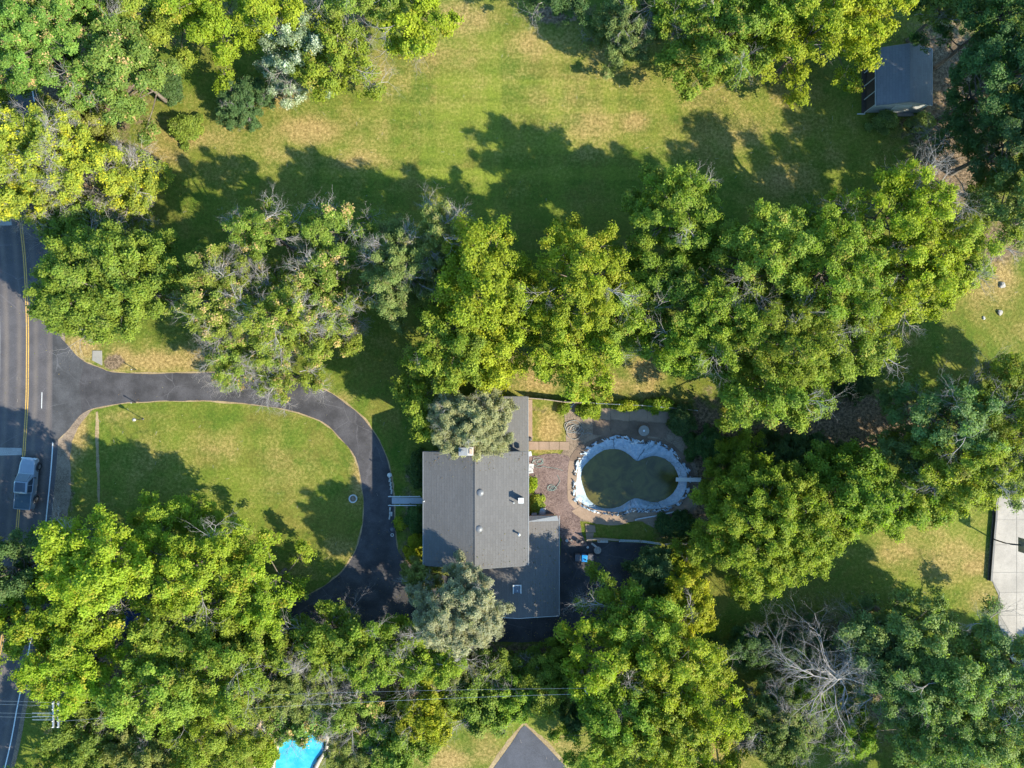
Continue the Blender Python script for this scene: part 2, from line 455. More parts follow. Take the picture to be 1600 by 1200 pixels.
# ------------------------------------------------------------------ ground
def build_ground():
    xs = np.concatenate([[-1800, -700, -300, -140, -95], np.arange(-75, 75.01, .4), [95, 140, 300, 700, 1800]])
    ys = np.concatenate([[-1800, -700, -300, -120, -80], np.arange(-57, 57.01, .4), [80, 120, 300, 700, 1800]])
    X, Y = np.meshgrid(xs, ys); nx, ny = len(xs), len(ys)
    Z = np.zeros_like(X)
    for poly in (shrink(pool_out, .40), shrink(NPOOL, .25)):
        Z[inside(X, Y, poly)] = -2.6
    rng = np.random.default_rng(3)
    PX, PY = X / S + 800, 600 - Y / S
    def blob(lst):
        A = np.zeros_like(X)
        for (x, y, rx, ry, w) in lst:
            A = np.maximum(A, w * np.exp(-(((PX - x) / rx) ** 2 + ((PY - y) / ry) ** 2)))
        return A
    dry = blob([(450,215,260,70,.34),(930,140,190,90,.32),(1150,200,170,70,.32),(1500,870,120,60,.35),(700,120,200,70,.2),(330,720,230,80,.16),(480,205,60,30,.75),(560,250,60,22,.6),(440,240,50,20,.5),(300,215,60,25,.7),(250,240,50,30,.6),(345,200,40,20,.4),
        (600,120,50,40,.45),(450,150,35,25,.7),(720,30,60,30,.7),(700,90,60,40,.4),(930,80,70,30,.5),(840,70,60,30,.6),(925,200,50,45,.6),(990,190,25,22,.7),(870,190,40,20,.4),
        (1150,210,70,35,.55),(1230,150,60,50,.4),(1230,280,60,35,.55),(1100,150,60,30,.45),(1300,250,30,40,.3),
        (250,565,90,18,.9),(190,560,30,20,.9),(125,545,35,22,1.),(300,555,60,22,.7),(840,590,40,25,.9),(1010,580,30,25,.9),(1000,610,50,20,.6),(520,625,40,15,.5),
        (120,665,18,45,.8),(105,700,14,40,1.),(330,700,60,40,.32),(240,720,60,50,.30),(440,740,60,50,.32),(560,745,14,40,.8),(460,890,60,30,.3),(530,860,40,20,.4),(200,650,60,12,.35),
        (1565,430,25,50,.75),(1535,450,30,50,.5),(1590,520,40,40,.3),(1500,870,90,40,.55),(1520,885,30,25,.7),(1400,860,50,30,.6),(1530,930,40,30,.5),(1460,830,50,25,.4),(1480,900,50,30,.4),
        (780,1180,60,30,.5),(700,1190,50,20,.8),(880,1160,50,30,.5),(760,1150,40,30,.25),(1100,1180,80,40,.5),(860,670,25,30,.9),(850,700,25,10,.6),(820,660,20,40,.5),
        (560,540,60,30,.2),(950,600,50,15,.7),(1330,590,60,30,.4),(1380,520,50,40,.35)])
    soil = blob([(178,565,16,12,1.1),(1500,220,90,130,.85),(1480,100,80,80,.8),(1440,200,70,40,.5),(1540,380,80,50,.7),(1350,660,140,60,.75),(1240,690,110,50,.8),(1150,680,60,40,.7),(1100,690,50,90,.75),
        (1300,1000,150,90,.5),(1450,1080,170,110,.6),(950,1050,160,60,.6),(800,1030,200,26,.9),(600,1080,180,60,.7),(230,1020,220,90,.7),(85,760,14,60,.8),(105,770,16,60,.55),(60,870,50,90,.6),
        (90,290,110,90,.6),(180,220,70,60,.45),(120,150,140,120,.7),(640,470,90,60,.3),(660,560,60,50,.4),(780,560,60,60,.5),(300,30,160,60,.5),(500,30,120,60,.5),(640,880,22,60,.6),(640,800,18,80,.5),(640,740,18,30,.45),
        (1100,40,200,40,.5),(870,20,70,26,.7),(1110,800,60,50,.7),(1050,830,50,30,.5),(100,1150,60,60,.4),(400,480,140,100,.45),(940,480,160,90,.35),(1130,500,200,90,.4),(870,640,90,10,.4),(700,640,60,30,.5),(1540,700,80,60,.5)])
    mow = blob([(830,150,260,110,1.),(700,280,380,70,.8),(1150,220,220,80,.5),(340,740,200,110,.45),(1480,860,120,100,.6),(800,1160,160,60,.5),(450,120,200,60,.2)])
    me = bpy.data.meshes.new('lawn')
    V = np.stack([X, Y, Z], -1).reshape(-1, 3)
    idx = np.arange(nx * ny).reshape(ny, nx)
    Q = np.stack([idx[:-1, :-1], idx[:-1, 1:], idx[1:, 1:], idx[1:, :-1]], -1).reshape(-1, 4)
    numpy_mesh(me, V, Q)
    a = me.attributes.new('zone', 'FLOAT_COLOR', 'POINT')
    a.data.foreach_set('color', np.stack([dry, soil, mow, np.ones_like(dry)], -1).astype(np.float32).ravel())
    o = link('lawn', me, None, M['ground'], None, 'structure')
    o['label'] = 'mown lawn with dry tan patches and soil under the trees'
def numpy_mesh(me, V, Q, smooth=False):
    k = Q.shape[1]
    me.vertices.add(len(V)); me.vertices.foreach_set('co', V.astype(np.float32).ravel())
    me.loops.add(Q.size); me.loops.foreach_set('vertex_index', Q.astype(np.int32).ravel())
    me.polygons.add(len(Q)); me.polygons.foreach_set('loop_start', (np.arange(len(Q)) * k).astype(np.int32))
    try: me.polygons.foreach_set('loop_total', np.full(len(Q), k, np.int32))
    except Exception: pass
    if smooth: me.polygons.foreach_set('use_smooth', np.ones(len(Q), bool))
    me.update(calc_edges=True)
build_ground()

# ------------------------------------------------------------------ road
centre = smooth_path(G([(-150,-700),(-90,-300),(-40,-60),(-14,50),(3,127),(15,193),(25,247),(33,350),(38,400),(41,450),(43,510),(43,570),(42,630),(38,700),(34,750),(29,800),(22,880),(12,950),(1,1012),(-15,1090),(-38,1200),(-110,1450),(-260,1900)])[::-1], False, 10)
# path runs south to north, so a negative offset lies to the east
ribbon('roadside_verge', centre, -4.35, 4.6, .004, M['dirt'], kind='structure')
road = ribbon('road', centre, -3.85, 3.75, .010, M['road'], kind='structure', attr='across', cross=9)
for a, b, m, nm in ((-.17, -.06, 'yellow', 'yellow_line'), (.06, .17, 'yellow', 'yellow_line'), (-3.33, -3.20, 'white', 'white_line'), (3.20, 3.33, 'white', 'white_line')):
    ribbon(nm, centre, a, b, .015, M[m], parent=road)
MB().poly(G([(-16,699),(34,700),(34,711),(-16,712)]), .008, .014).build('asphalt_patch', M['patch'], road)
MB().poly(G([(-20,341),(17,341),(19,352),(-20,353)]), .008, .014).build('asphalt_patch', M['patch'], road)
MB().poly(G([(65.2,613),(66.2,613),(65.6,638),(64.7,638)]), .008, .015).build('paint_mark', M['white'], road)

# ------------------------------------------------------------------ driveway
outer = smooth_path([(88,518),(92,528),(103,538),(118,555),(138,568),(156,575),(176,582),(220,584),(290,583),(350,583),(420,589),(470,598),(510,611),(545,634),(575,662),(595,695),(608,730),(614,765),(616,800),(618,840),(622,862),(636,880),(660,892)], False, 5)
outer += [(700,900),(785,905),(785,880),(876,868),(876,845),(935,846),(1000,848),(1024,852),(1028,870),(1034,900),(1020,940),(1000,975),(960,998),(900,1003),(800,1003),(760,1003),(720,1004)]
outer += smooth_path([(700,1003),(600,1000),(520,998),(450,1004),(380,1012),(300,1016),(200,1012),(110,1010),(50,1030)], False, 4)
inner = smooth_path([(58,935),(100,925),(200,926),(300,932),(400,940),(455,936),(485,928),(515,910),(545,880),(562,842),(569,800),(566,760),(555,715),(530,682),(500,657),(452,641),(400,632),(340,627),(280,626),(200,629),(150,637),(125,650),(105,674),(86,690)], False, 5)
dr_poly = G(outer + inner)
def offset_line(path, d):
    n = len(path); out = []
    for i, p in enumerate(path):
        a = path[max(i - 1, 0)]; b = path[min(i + 1, n - 1)]; dx, dy = b[0] - a[0], b[1] - a[1]; L = math.hypot(dx, dy) + 1e-9
        out.append((p[0] - dy / L * d, p[1] + dx / L * d))
    return out
def edge_band(pxpath, w0, w1, seed, name='dry_grass_edge'):
    r = random.Random(seed); p = G(pxpath); n = len(p); vs = []; fs = []
    for i in range(n):
        a = p[max(i - 1, 0)]; b = p[min(i + 1, n - 1)]; dx, dy = b[0] - a[0], b[1] - a[1]; L = math.hypot(dx, dy) + 1e-9
        e = w1 * (1 + .5 * math.sin(i * 1.3) * r.random() + .4 * r.uniform(-1, 1))
        vs += [(p[i][0] + dy / L * .3, p[i][1] - dx / L * .3, .008), (p[i][0] - dy / L * e, p[i][1] + dx / L * e, .008)]
    for i in range(n - 1): fs.append((2 * i, 2 * i + 1, 2 * i + 3, 2 * i + 2))
    me = bpy.data.meshes.new(name); me.from_pydata(vs, [], fs); me.update()
    return link(name, me, None, M['dryedge'], None, 'structure')
edge_band(outer[10:100], .3, .14, 1)
edge_band(inner[20:], .3, .13, 2)
drive = MB().poly(rough_edge(dr_poly, .045, .3, 21), .0, .020).build('driveway', M['drive'], kind='structure')
MB().poly(G([(83,505),(91,524),(103,536),(120,556),(132,565),(124,600),(128,645),(106,672),(84,694),(82,690)]), .018, .0245).build('driveway_apron', M['apron'], kind='structure')
MB().poly(rough_edge(G([(88,690),(106,672),(122,652),(134,643),(146,640),(128,660),(112,690),(108,720),(110,770),(104,830),(78,840),(84,770)]), .12, .4, 9), 0, .009).build('worn_shoulder', M['dirt'], kind='structure')
MB().poly(rough_edge(G([(150,643),(154,643),(154.5,690),(155,740),(156.5,790),(153,790),(151.5,740),(149,690)]), .06, .25, 5), 0, .007).build('worn_strip', M['dryedge'], kind='structure')
MB().poly(G([(145,548),(159.5,548),(160,571),(152,567),(144.5,563)]), 0, .07).build('concrete_slab', M['slab'], kind='structure')
# neighbour's drive at the bottom
nd = G([(820,1133),(826,1138),(856,1168),(884,1198),(930,1260),(990,1400),(760,1400),(744,1260),(771,1200),(800,1160),(814,1138)])
MB().poly(rough_edge(G([(820,1127),(832,1138),(862,1166),(892,1198),(940,1260),(1000,1400),(750,1400),(732,1260),(762,1200),(794,1158),(810,1136)]), .12, .4, 8), 0, .008).build('dry_grass_edge', M['dryedge'], kind='structure')
MB().poly(nd, 0, .03).build('neighbour_driveway', M['drive2'], kind='structure')
# concrete court at the right
court = tag(bpy.data.objects.new('sports_court', None), kind='structure'); col.objects.link(court)
rows = [(770,812),(812,851),(851,894),(894,925),(925,961),(961,1000),(1000,1060)]
def court_left(y):
    if y < 800: return 1562 - (y - 770) * .2
    if y < 905: return 1556 - (y - 800) * .07
    if y < 925: return 1548.6 + (y - 905) * .62
    return 1561.0
for i, (y0, y1) in enumerate(rows):
    for k, (x0, x1) in enumerate(((None, 1588), (1588, 1625), (1625, 1662), (1662, 1700))):
        if y0 >= 961 and k == 0: pts = [(1562, y0), (1588, y0), (1588, y1), (1562 + (y1 - y0) * .6, y1)]
        else:
            a0 = court_left(y0) if x0 is None else x0; a1 = court_left(y1 - .1) if x0 is None else x0
            pts = [(a0, y0), (x1, y0), (x1, y1)]
            if x0 is None: pts += [(court_left(y0 + (y1 - y0) * t), y0 + (y1 - y0) * t) for t in (1, .75, .5, .25)]
            else: pts += [(a1, y1)]
        g = G(pts); cx = sum(p[0] for p in g) / len(g); cy = sum(p[1] for p in g) / len(g)
        g = [(cx + (x - cx) * (1 - .018 / max(.3, abs(x - cx))), cy + (y - cy) * (1 - .018 / max(.3, abs(y - cy)))) for x, y in g]
        MB().poly(g, 0, .06).build('concrete_slab', M['court'], court)
MB().poly(G([(1560,768),(1700,768),(1700,1062),(1600,1062),(1560,975),(1560,930),(1549,906),(1554,800)]), 0, .035).build('court_base', M['slab'], court)

# ------------------------------------------------------------------ back yard: mulch, patio, walks, pool
MB().poly(rough_edge(G([(826,712),(870,709),(888,711),(898,722),(896,745),(890,765),(894,785),(905,800),(908,820),(912,838),(918,852),(880,852),(868,806),(846,806),(826,800)]), .10, .3, 2), 0, .030).build('red_gravel_bed', M['gravel'], kind='structure')
MB().poly(rough_edge(G([(882,630),(900,628),(925,640),(1060,640),(1068,665),(1085,720),(1096,770),(1085,800),(1040,832),(1000,812),(960,815),(930,818),(905,815),(894,790),(884,760),(885,715),(876,712),(884,700)]), .12, .4, 3), 0, .018, hole=shrink(pool_out, .35)).build('bare_yard_soil', M['dirt'], kind='structure')
patio = tag(bpy.data.objects.new('patio', None), kind='structure'); col.objects.link(patio)
def slab(pts, mat, z=.06, parent=None, gap=.02, name='patio_slab'):
    g = G(pts); cx = sum(p[0] for p in g) / len(g); cy = sum(p[1] for p in g) / len(g)
    g = [(cx + (x - cx) * (1 - gap / max(.2, abs(x - cx))), cy + (y - cy) * (1 - gap / max(.2, abs(y - cy)))) for x, y in g]
    return MB().poly(g, 0, z).build(name, M[mat], parent or patio)
for a, b in ((826,842),(842,858),(858,874),(874,889)):
    slab([(a,689.5 + (a - 826) * .01),(b,690),(b,703),(a,703)], 'tan')
slab([(825.5,624),(832,624),(832,689),(825.5,689)], 'tan', .055)
for a, b in ((926,954),(954,983),(983,1012),(1012,1042),(1042,1063)):
    slab([(a, 637 + (a - 926) * .03), (b, 637 + (b - 926) * .03), (b, 655 + (b - 926) * .055), (a, 653 + (a - 926) * .055)], 'tan')
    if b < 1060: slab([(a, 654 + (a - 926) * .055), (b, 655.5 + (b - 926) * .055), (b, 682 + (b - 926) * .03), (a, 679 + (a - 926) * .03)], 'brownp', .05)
# apron ring round the pool in slabs
ring = [(x, y) for x, y in pool_out]
cxp = sum(p[0] for p in ring) / len(ring); cyp = sum(p[1] for p in ring) / len(ring)
def ring_pt(i, d):
    x, y = ring[i % len(ring)]; L = math.hypot(x - cxp, y - cyp); return (x + (x - cxp) / L * d, y + (y - cyp) / L * d)
nr = len(ring); seg = 10
for i in range(0, nr, seg):
    q0 = ring_pt(i + 5, 0); w = 1.25 if 600 - q0[1] / S > 785 else (.75 if q0[0] / S + 800 < 915 else .45)
    pts = [ring_pt(i + k, -.40) for k in range(seg + 1)] + [ring_pt(i + k, w + .12 * math.sin((i + k) * .2)) for k in range(seg, -1, -1)]
    c0 = (sum(p[0] for p in pts) / len(pts), sum(p[1] for p in pts) / len(pts))
    pts = [(c0[0] + (x - c0[0]) * .985, c0[1] + (y - c0[1]) * .985) for x, y in pts]
    py = 600 - c0[1] / S; px = c0[0] / S + 800
    MB().poly(pts, 0, .045).build('patio_slab', M['tan' if (py > 790 or px < 905) else 'brownp'], patio)  # tan on the near and house sides, brown on the rest
slab([(914,818),(930,821),(931,832),(915,832)], 'tan'); slab([(915,832),(928,832),(926,846),(916,846)], 'tan')
slab([(930,819),(962,819),(990,815),(1004,808),(985,806),(930,806)], 'tan', .05)

def resample(poly, n, c):
    """radius by angle about c, for star-shaped outlines"""
    ang = [math.atan2(y - c[1], x - c[0]) % (2 * math.pi) for x, y in poly]; rad = [math.hypot(x - c[0], y - c[1]) for x, y in poly]
    o = sorted(range(len(poly)), key=lambda i: ang[i]); A = np.array([ang[i] for i in o]); R_ = np.array([rad[i] for i in o])
    A = np.concatenate([[A[-1] - 2 * math.pi], A, [A[0] + 2 * math.pi]]); R_ = np.concatenate([[R_[-1]], R_, [R_[0]]])
    t = np.arange(n) / n * 2 * math.pi; r = np.interp(t, A, R_)
    return np.stack([c[0] + r * np.cos(t), c[1] + r * np.sin(t)], -1)
pool = thing('swimming_pool', 'kidney shaped pool of murky green water inside a loose pale blue liner', 'swimming pool')
cin = (sum(p[0] for p in pool_in) / len(pool_in), sum(p[1] for p in pool_in) / len(pool_in))
NP = 200; Ao = resample(pool_out, NP, cin); Ai = resample(pool_in, NP, cin)
rp = np.random.default_rng(5); rows_ = []; NR = 12
for k in range(NR + 1):
    t = k / NR; pos = Ao * (1 - t) + Ai * t
    z = .10 * (1 - t) ** .5 + (WZ - .12) * t ** 1.6
    amp = .13 * (1 - t) ** 1.2 + .008
    zz = z + rp.normal(0, amp * .5, NP) + amp * np.sin(np.arange(NP) * .9 + 3 * np.sin(np.arange(NP) * .23 + k * .3))
    pos = pos + rp.normal(0, .06 * (1 - t) + .004, (NP, 2))
    rows_.append(np.concatenate([pos, zz[:, None]], -1))
V = np.concatenate(rows_ + [np.concatenate([Ai * .96 + np.array(cin) * .04, np.full((NP, 1), -2.2)], -1)])
i_ = np.arange(NP); Q = np.concatenate([np.stack([k * NP + i_, (k + 1) * NP + i_, (k + 1) * NP + (i_ + 1) % NP, k * NP + (i_ + 1) % NP], -1) for k in range(NR + 1)])
me = bpy.data.meshes.new('liner'); numpy_mesh(me, V, Q, True); link('liner', me, pool, M['liner'])
MB().poly([tuple(p) for p in (Ai * 1.03 - np.array(cin) * .03)], -2.1, WZ).build('water', M['murk'], pool)
clip = MB().box((0, 0, .04), (.26, .10, .07)).mesh('liner_weight', M['dark'])
clip2 = MB().box((0, 0, .05), (.30, .14, .05)).mesh('liner_weight_pale', M['trim'])
for k in range(110):
    i = int(k * NP / 110 + rr.uniform(-.8, .8)) % NP; t = abs(rr.gauss(0, .10)) + .01
    p = Ao[i] * (1 - t) + Ai[i] * t
    o = link('liner_weight', clip if rr.random() < .82 else clip2, pool); s_ = rr.uniform(.6, 1.5)
    o.location = (p[0], p[1], .15 - t * .3); o.rotation_euler = (rr.uniform(-.3, .3), rr.uniform(-.3, .3), rr.uniform(0, 3.1)); o.scale = (s_, rr.uniform(.6, 1.3), 1)
# seams of the liner
for i in (10, 35, 62, 83, 118, 150, 176):
    pts = []
    for k in range(1, 12):
        t = k / 12; p = Ao[(i + k // 4) % NP] * (1 - t) + Ai[(i + k // 4) % NP] * t
        pts.append((p[0], p[1], .13 * (1 - t) + (WZ - .12) * t ** 1.6 + .06 * (1 - t) + .03))
    MB().tube(pts, .022, 5).build('liner_seam', M['dark'], pool)
x0, y0, _ = P(1057, 749, .4); bd = thing('diving_board', 'white diving board with dark mount at the end of the murky pool', 'diving board', (x0, y0, 0), math.radians(-1))
MB().box((1.35, 0, .52), (2.9, .46, .06)).build('board', M['trim'], bd, bevel=.02)
MB().box((2.35, 0, .27), (.8, .55, .42)).build('mount', M['dark'], bd, bevel=.03)
for dy in (-.3, .3): MB().tube([(1.9, dy, .05), (1.9, dy, .85), (2.8, dy, .85), (2.8, dy, .05)], .025, 6).build('handrail', M['galv'], bd)
x0, y0, _ = P(1006, 673, .7); tb = thing('round_table', 'round white patio table on the dark slabs beside the pool', 'table', (x0, y0, 0.05))
MB().lathe([(.60, .68), (.62, .70), (.60, .72)], k=28).build('table_top', M['slab'], tb)
MB().lathe([(.10, .722), (.12, .73), (.10, .735)], k=14).build('centre_cap', M['galv'], tb)
MB().lathe([(.30, 0), (.28, .04), (.05, .08), (.05, .68)], k=14).build('pedestal', M['galv'], tb)

# ------------------------------------------------------------------ trees
def unit(a): return a / (np.linalg.norm(a, axis=-1, keepdims=True) + 1e-9)
SP = {  # base tint, second tint, share of tips in accent, accent, leaf size, bough radius, density
    'lime':   dict(a=(.125, .180, .010), b=(.185, .222, .011), acc=(.22, .20, .02), pa=.06, leaf=.30, br=1.5, d=1.0),
    'maple':  dict(a=(.092, .155, .013), b=(.150, .198, .015), acc=(.17, .19, .02), pa=.08, leaf=.30, br=1.35, d=1.05),
    'olive':  dict(a=(.106, .160, .016), b=(.160, .198, .018), acc=(.20, .18, .03), pa=.05, leaf=.28, br=1.4, d=1.1),
    'oak':    dict(a=(.090, .145, .018), b=(.145, .186, .020), acc=(.14, .16, .03), pa=.06, leaf=.30, br=1.3, d=1.0),
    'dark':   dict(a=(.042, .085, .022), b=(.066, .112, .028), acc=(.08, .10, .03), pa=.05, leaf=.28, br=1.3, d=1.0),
    'blue':   dict(a=(.092, .150, .038), b=(.138, .190, .050), acc=(.10, .14, .05), pa=.05, leaf=.28, br=1.4, d=1.0),
    'sage':   dict(a=(.155, .170, .085), b=(.215, .220, .115), acc=(.24, .22, .10), pa=.06, leaf=.20, br=.85, d=1.15),
    'olsage': dict(a=(.105, .142, .034), b=(.155, .182, .046), acc=(.17, .16, .06), pa=.10, leaf=.22, br=.9, d=.95),
    'yellow': dict(a=(.120, .175, .020), b=(.200, .225, .020), acc=(.34, .32, .02), pa=.16, leaf=.28, br=.95, d=.75),
    'orange': dict(a=(.080, .148, .022), b=(.125, .180, .026), acc=(.36, .25, .11), pa=.075, leaf=.29, br=1.2, d=.95),
    'patchy': dict(a=(.100, .148, .018), b=(.155, .192, .022), acc=(.34, .24, .10), pa=.08, leaf=.26, br=.95, d=.62),
    'silver': dict(a=(.110, .150, .060), b=(.200, .235, .140), acc=(.38, .41, .32), pa=.16, leaf=.26, br=1.0, d=.8),
    'bright': dict(a=(.160, .190, .008), b=(.210, .220, .010), acc=(.30, .27, .02), pa=.10, leaf=.24, br=1.1, d=1.1),
}
NTRI = [0]
def leaf_mesh(name, C, N, sz, tint, rng):
    n = len(C)
    T = unit(np.cross(N, unit(rng.normal(size=(n, 3))))); B = np.cross(N, T)
    L = (sz * rng.uniform(.8, 1.25, n))[:, None]; W = L * rng.uniform(.55, .85, n)[:, None]
    cup = N * (L * rng.uniform(-.25, .1, n)[:, None])
    V = np.stack([C - T * L * .5, C + B * W * .5 + cup * .5, C + T * L * .5 + cup, C - B * W * .5 + cup * .5], 1).reshape(-1, 3)
    Q = np.arange(4 * n).reshape(n, 4)
    me = bpy.data.meshes.new(name); numpy_mesh(me, V, Q)
    a = me.attributes.new('tint', 'FLOAT_COLOR', 'POINT')
    c = np.concatenate([tint, np.ones((n, 1))], -1).astype(np.float32)
    a.data.foreach_set('color', np.repeat(c, 4, 0).ravel())
    me.materials.append(M['leaf']); NTRI[0] += 2 * n
    return me
def seg_mesh(name, segs, k, mat):
    P0 = np.array([s[0] for s in segs]); P1 = np.array([s[1] for s in segs]); R0 = np.array([s[2] for s in segs]); R1 = np.array([s[3] for s in segs])
    D = unit(P1 - P0); A = np.where(np.abs(D[:, 2:3]) < .9, np.array([[0, 0, 1.]]), np.array([[1., 0, 0]])); U = unit(np.cross(D, A)); W = np.cross(U, D)
    t = np.arange(k) / k * 2 * math.pi; c, s_ = np.cos(t)[None, :, None], np.sin(t)[None, :, None]
    ring_ = U[:, None] * c + W[:, None] * s_
    V0 = P0[:, None] + ring_ * R0[:, None, None]; V1 = P1[:, None] + ring_ * R1[:, None, None]
    V = np.concatenate([V0, V1], 1).reshape(-1, 3); n = len(P0); b = (np.arange(n) * 2 * k)[:, None]; j = np.arange(k)[None]
    Q = np.stack([b + j, b + (j + 1) % k, b + k + (j + 1) % k, b + k + j], -1).reshape(-1, 4)
    me = bpy.data.meshes.new(name); numpy_mesh(me, V, Q, True); me.materials.append(mat); NTRI[0] += 2 * len(Q)
    return me
def grow(rng, start, direc, length, radius, levels, nch=3, spread=.8, droop=0.0, wob=.28, shrinkf=.62):
    segs = []; cur = [(np.array(start, float), unit(np.array(direc, float)), length, radius)]
    for L in range(levels):
        nxt = []
        for p, d, ln, r in cur:
            m = 4 if L == 0 else 3
            for s_ in range(m):
                d = unit(d + rng.normal(0, wob, 3) + np.array([0, 0, -droop * .2])); q = p + d * ln / m; r1 = r * (.86 if s_ < m - 1 else .7)
                segs.append((p, q, r, r1)); p, r = q, r1
                if L < levels - 1:
                    for _ in range(nch - 1 if s_ < m - 1 else nch):
                        if rng.random() < .72:
                            pe = unit(np.cross(d, rng.normal(size=3))); nd_ = unit(d * math.cos(spread) + pe * math.sin(spread) * rng.uniform(.6, 1.2))
                            nxt.append((q, nd_, ln * shrinkf * rng.uniform(.6, 1.2), r * .62))
        cur = nxt
    return segs
def crown_points(rng, rx, ry, rot, zb, zt, br, dens, droop_edge=1.0, gaps=0.0):
    """hierarchy: boughs in a lobed dome > clumps > tufts > leaves"""
    ph = rng.uniform(0, 6.28, 6); am = rng.uniform(.05, .13, 6)
    def lobe(th): return .92 + sum(am[i] * np.sin((i + 2) * th + ph[i]) for i in range(6))
    area = math.pi * rx * ry; nb = int(max(5, area / (br * br) * .80 * dens)); pts = []; tries = 0
    while len(pts) < nb and tries < nb * 40:
        tries += 1
        th = rng.uniform(0, 6.28); rho = math.sqrt(rng.random()); lim = (lobe(th) - br * .35 / max(rx, ry))
        rho *= lim; x, y = rho * math.cos(th) * rx, rho * math.sin(th) * ry
        if all((x - q[0]) ** 2 + (y - q[1]) ** 2 > (br * (.62 + .30 * gaps)) ** 2 for q in pts):
            pts.append((x, y, rho))
    out = []
    hgt = zt - zb
    for x, y, rho in pts:
        dome = (1 - min(1, rho) ** 2.4) ** .55
        z = zb + hgt * (.10 + .90 * dome) * rng.uniform(.72, 1.02) - br * .5
        out.append((x, y, z, rho, br * rng.uniform(.75, 1.15)))
    for _ in range(int(nb * .35)):               # inner and lower boughs seen through the gaps
        x, y, rho = pts[rng.integers(len(pts))]
        out.append((x * rng.uniform(.5, 1.02) + rng.normal(0, .5), y * rng.uniform(.5, 1.02) + rng.normal(0, .5), zb + hgt * rng.uniform(.05, .5), rho, br * .85))
    B = np.array(out)
    ca, sa = math.cos(rot), math.sin(rot)
    B[:, 0], B[:, 1] = B[:, 0] * ca - B[:, 1] * sa, B[:, 0] * sa + B[:, 1] * ca
    return B
def make_tree(name, label, cat, px, py, rx, ry, H, sp, rot=0, dead=0.0, seed=0, zb=None, dens=1.0, group=None, trunk=True, fill=1.0, br=None, deadlen=1.0):
    rng = np.random.default_rng(1000 + seed)
    s = SP[sp]; zc = .62 * H; k = (HC - zc) / FPX
    X, Y = (px - 800) * k, (600 - py) * k; rx *= k; ry *= k
    if zb is None: zb = H * .28
    root = thing(name, label, cat, (X, Y, 0), 0, group)
    br = br or s['br'] * (1 if H > 6 else .6)
    B = crown_points(rng, rx, ry, math.radians(rot), zb, H, br, s['d'] * dens, gaps=1 - fill)
    # clumps
    nc = 14; nt = 5; nl = max(6, int(18 * fill))
    lo = B[:, 2] < zb + (H - zb) * .35
    C = np.repeat(B, nc, 0); n = len(C)
    d = unit(rng.normal(size=(n, 3))); d[:, 2] = np.abs(d[:, 2]) * .9 - .12
    rad = C[:, 4:5] * rng.uniform(.55, 1.0, (n, 1))
    outw = unit(np.stack([C[:, 0], C[:, 1], np.zeros(n)], -1)) * (C[:, 3:4] * .35)
    axis = unit(np.stack([C[:, 0], C[:, 1], np.zeros(n)], -1)) * C[:, 3:4] * .9 + np.array([0, 0, .95]) + np.repeat(rng.normal(0, .25, (len(B), 3)), nc, 0)
    axis = unit(axis); tt = rng.uniform(-.45, 1.65, (n, 1))
    cl = C[:, :3] + axis * tt * C[:, 4:5] * .95 + (d + outw * .3) * rad * (.92 - .50 * np.clip(tt, 0, 1.7)) * np.array([1, 1, .8])
    cl[:, 2] -= C[:, 4] * .30
    cl[:, 2] -= (C[:, 3] ** 3) * .5
    ctint = rng.normal(0, 1, (n, 1)); cacc = rng.random((n, 1)); ch = rng.random((n, 1)) * .6 + np.repeat(rng.random((len(B), 1)), nc, 0) * .4
    T = np.repeat(cl, nt, 0); td = np.repeat(unit(d + outw), nt, 0); m = len(T)
    e = unit(rng.normal(size=(m, 3)) + td * .6); T = T + e * rng.uniform(.15, .55, (m, 1)) * br / 1.3 * np.array([1, 1, .7])
    ls = s['leaf'] * (.70 if H > 6 else .60) * rng.uniform(.88, 1.12)
    Lf = np.repeat(T, nl, 0); ld = np.repeat(e + td, nl, 0); q = len(Lf)
    Lf = Lf + rng.normal(0, ls * .85, (q, 3)) * np.array([1, 1, .6])
    Nn = unit(unit(ld) * .8 + np.array([.22, -.13, .45]) + rng.normal(0, .36, (q, 3)))
    R = lambda a: np.repeat(np.repeat(a, nt, 0), nl, 0)
    f = np.clip(R(ch) + rng.normal(0, .18, (q, 1)), 0, 1)
    tint = (np.array(s['a']) * (1 - f) + np.array(s['b']) * f) * (rng.uniform(.88, 1.12) * np.array([rng.uniform(.94, 1.16), 1, rng.uniform(.8, 1.2)]))
    accm = (R(cacc) < s['pa'] * 1.1) & (rng.random((q, 1)) < .72) | (rng.random((q, 1)) < s['pa'] * .18)
    tint = np.where(accm, np.array(s['acc']), tint)
    tint = tint * 1.33 * np.clip(1 + .10 * R(ctint) + rng.normal(0, .12, (q, 1)), .5, 1.6)
    tint = tint + np.array([.004, 0, .007])
    keep = Lf[:, 2] > .12
    me = leaf_mesh('crown', Lf[keep], Nn[keep], np.full(int(keep.sum()), ls), tint[keep], rng)
    link('crown', me, root, kind='stuff')
    # trunk and limbs
    segs = []
    tr = max(.04, .016 * H + .012 * max(rx, ry)); top = zb + (H - zb) * .55
    nn = 6; pts = [np.array([0, 0, 0.])]
    for i in range(1, nn + 1): pts.append(np.array([rng.normal(0, .05 * i), rng.normal(0, .05 * i), top * i / nn]))
    for i in range(nn): segs.append((pts[i], pts[i + 1], tr * (1.35 if i == 0 else 1 - .13 * i), tr * (1 - .13 * (i + 1))))
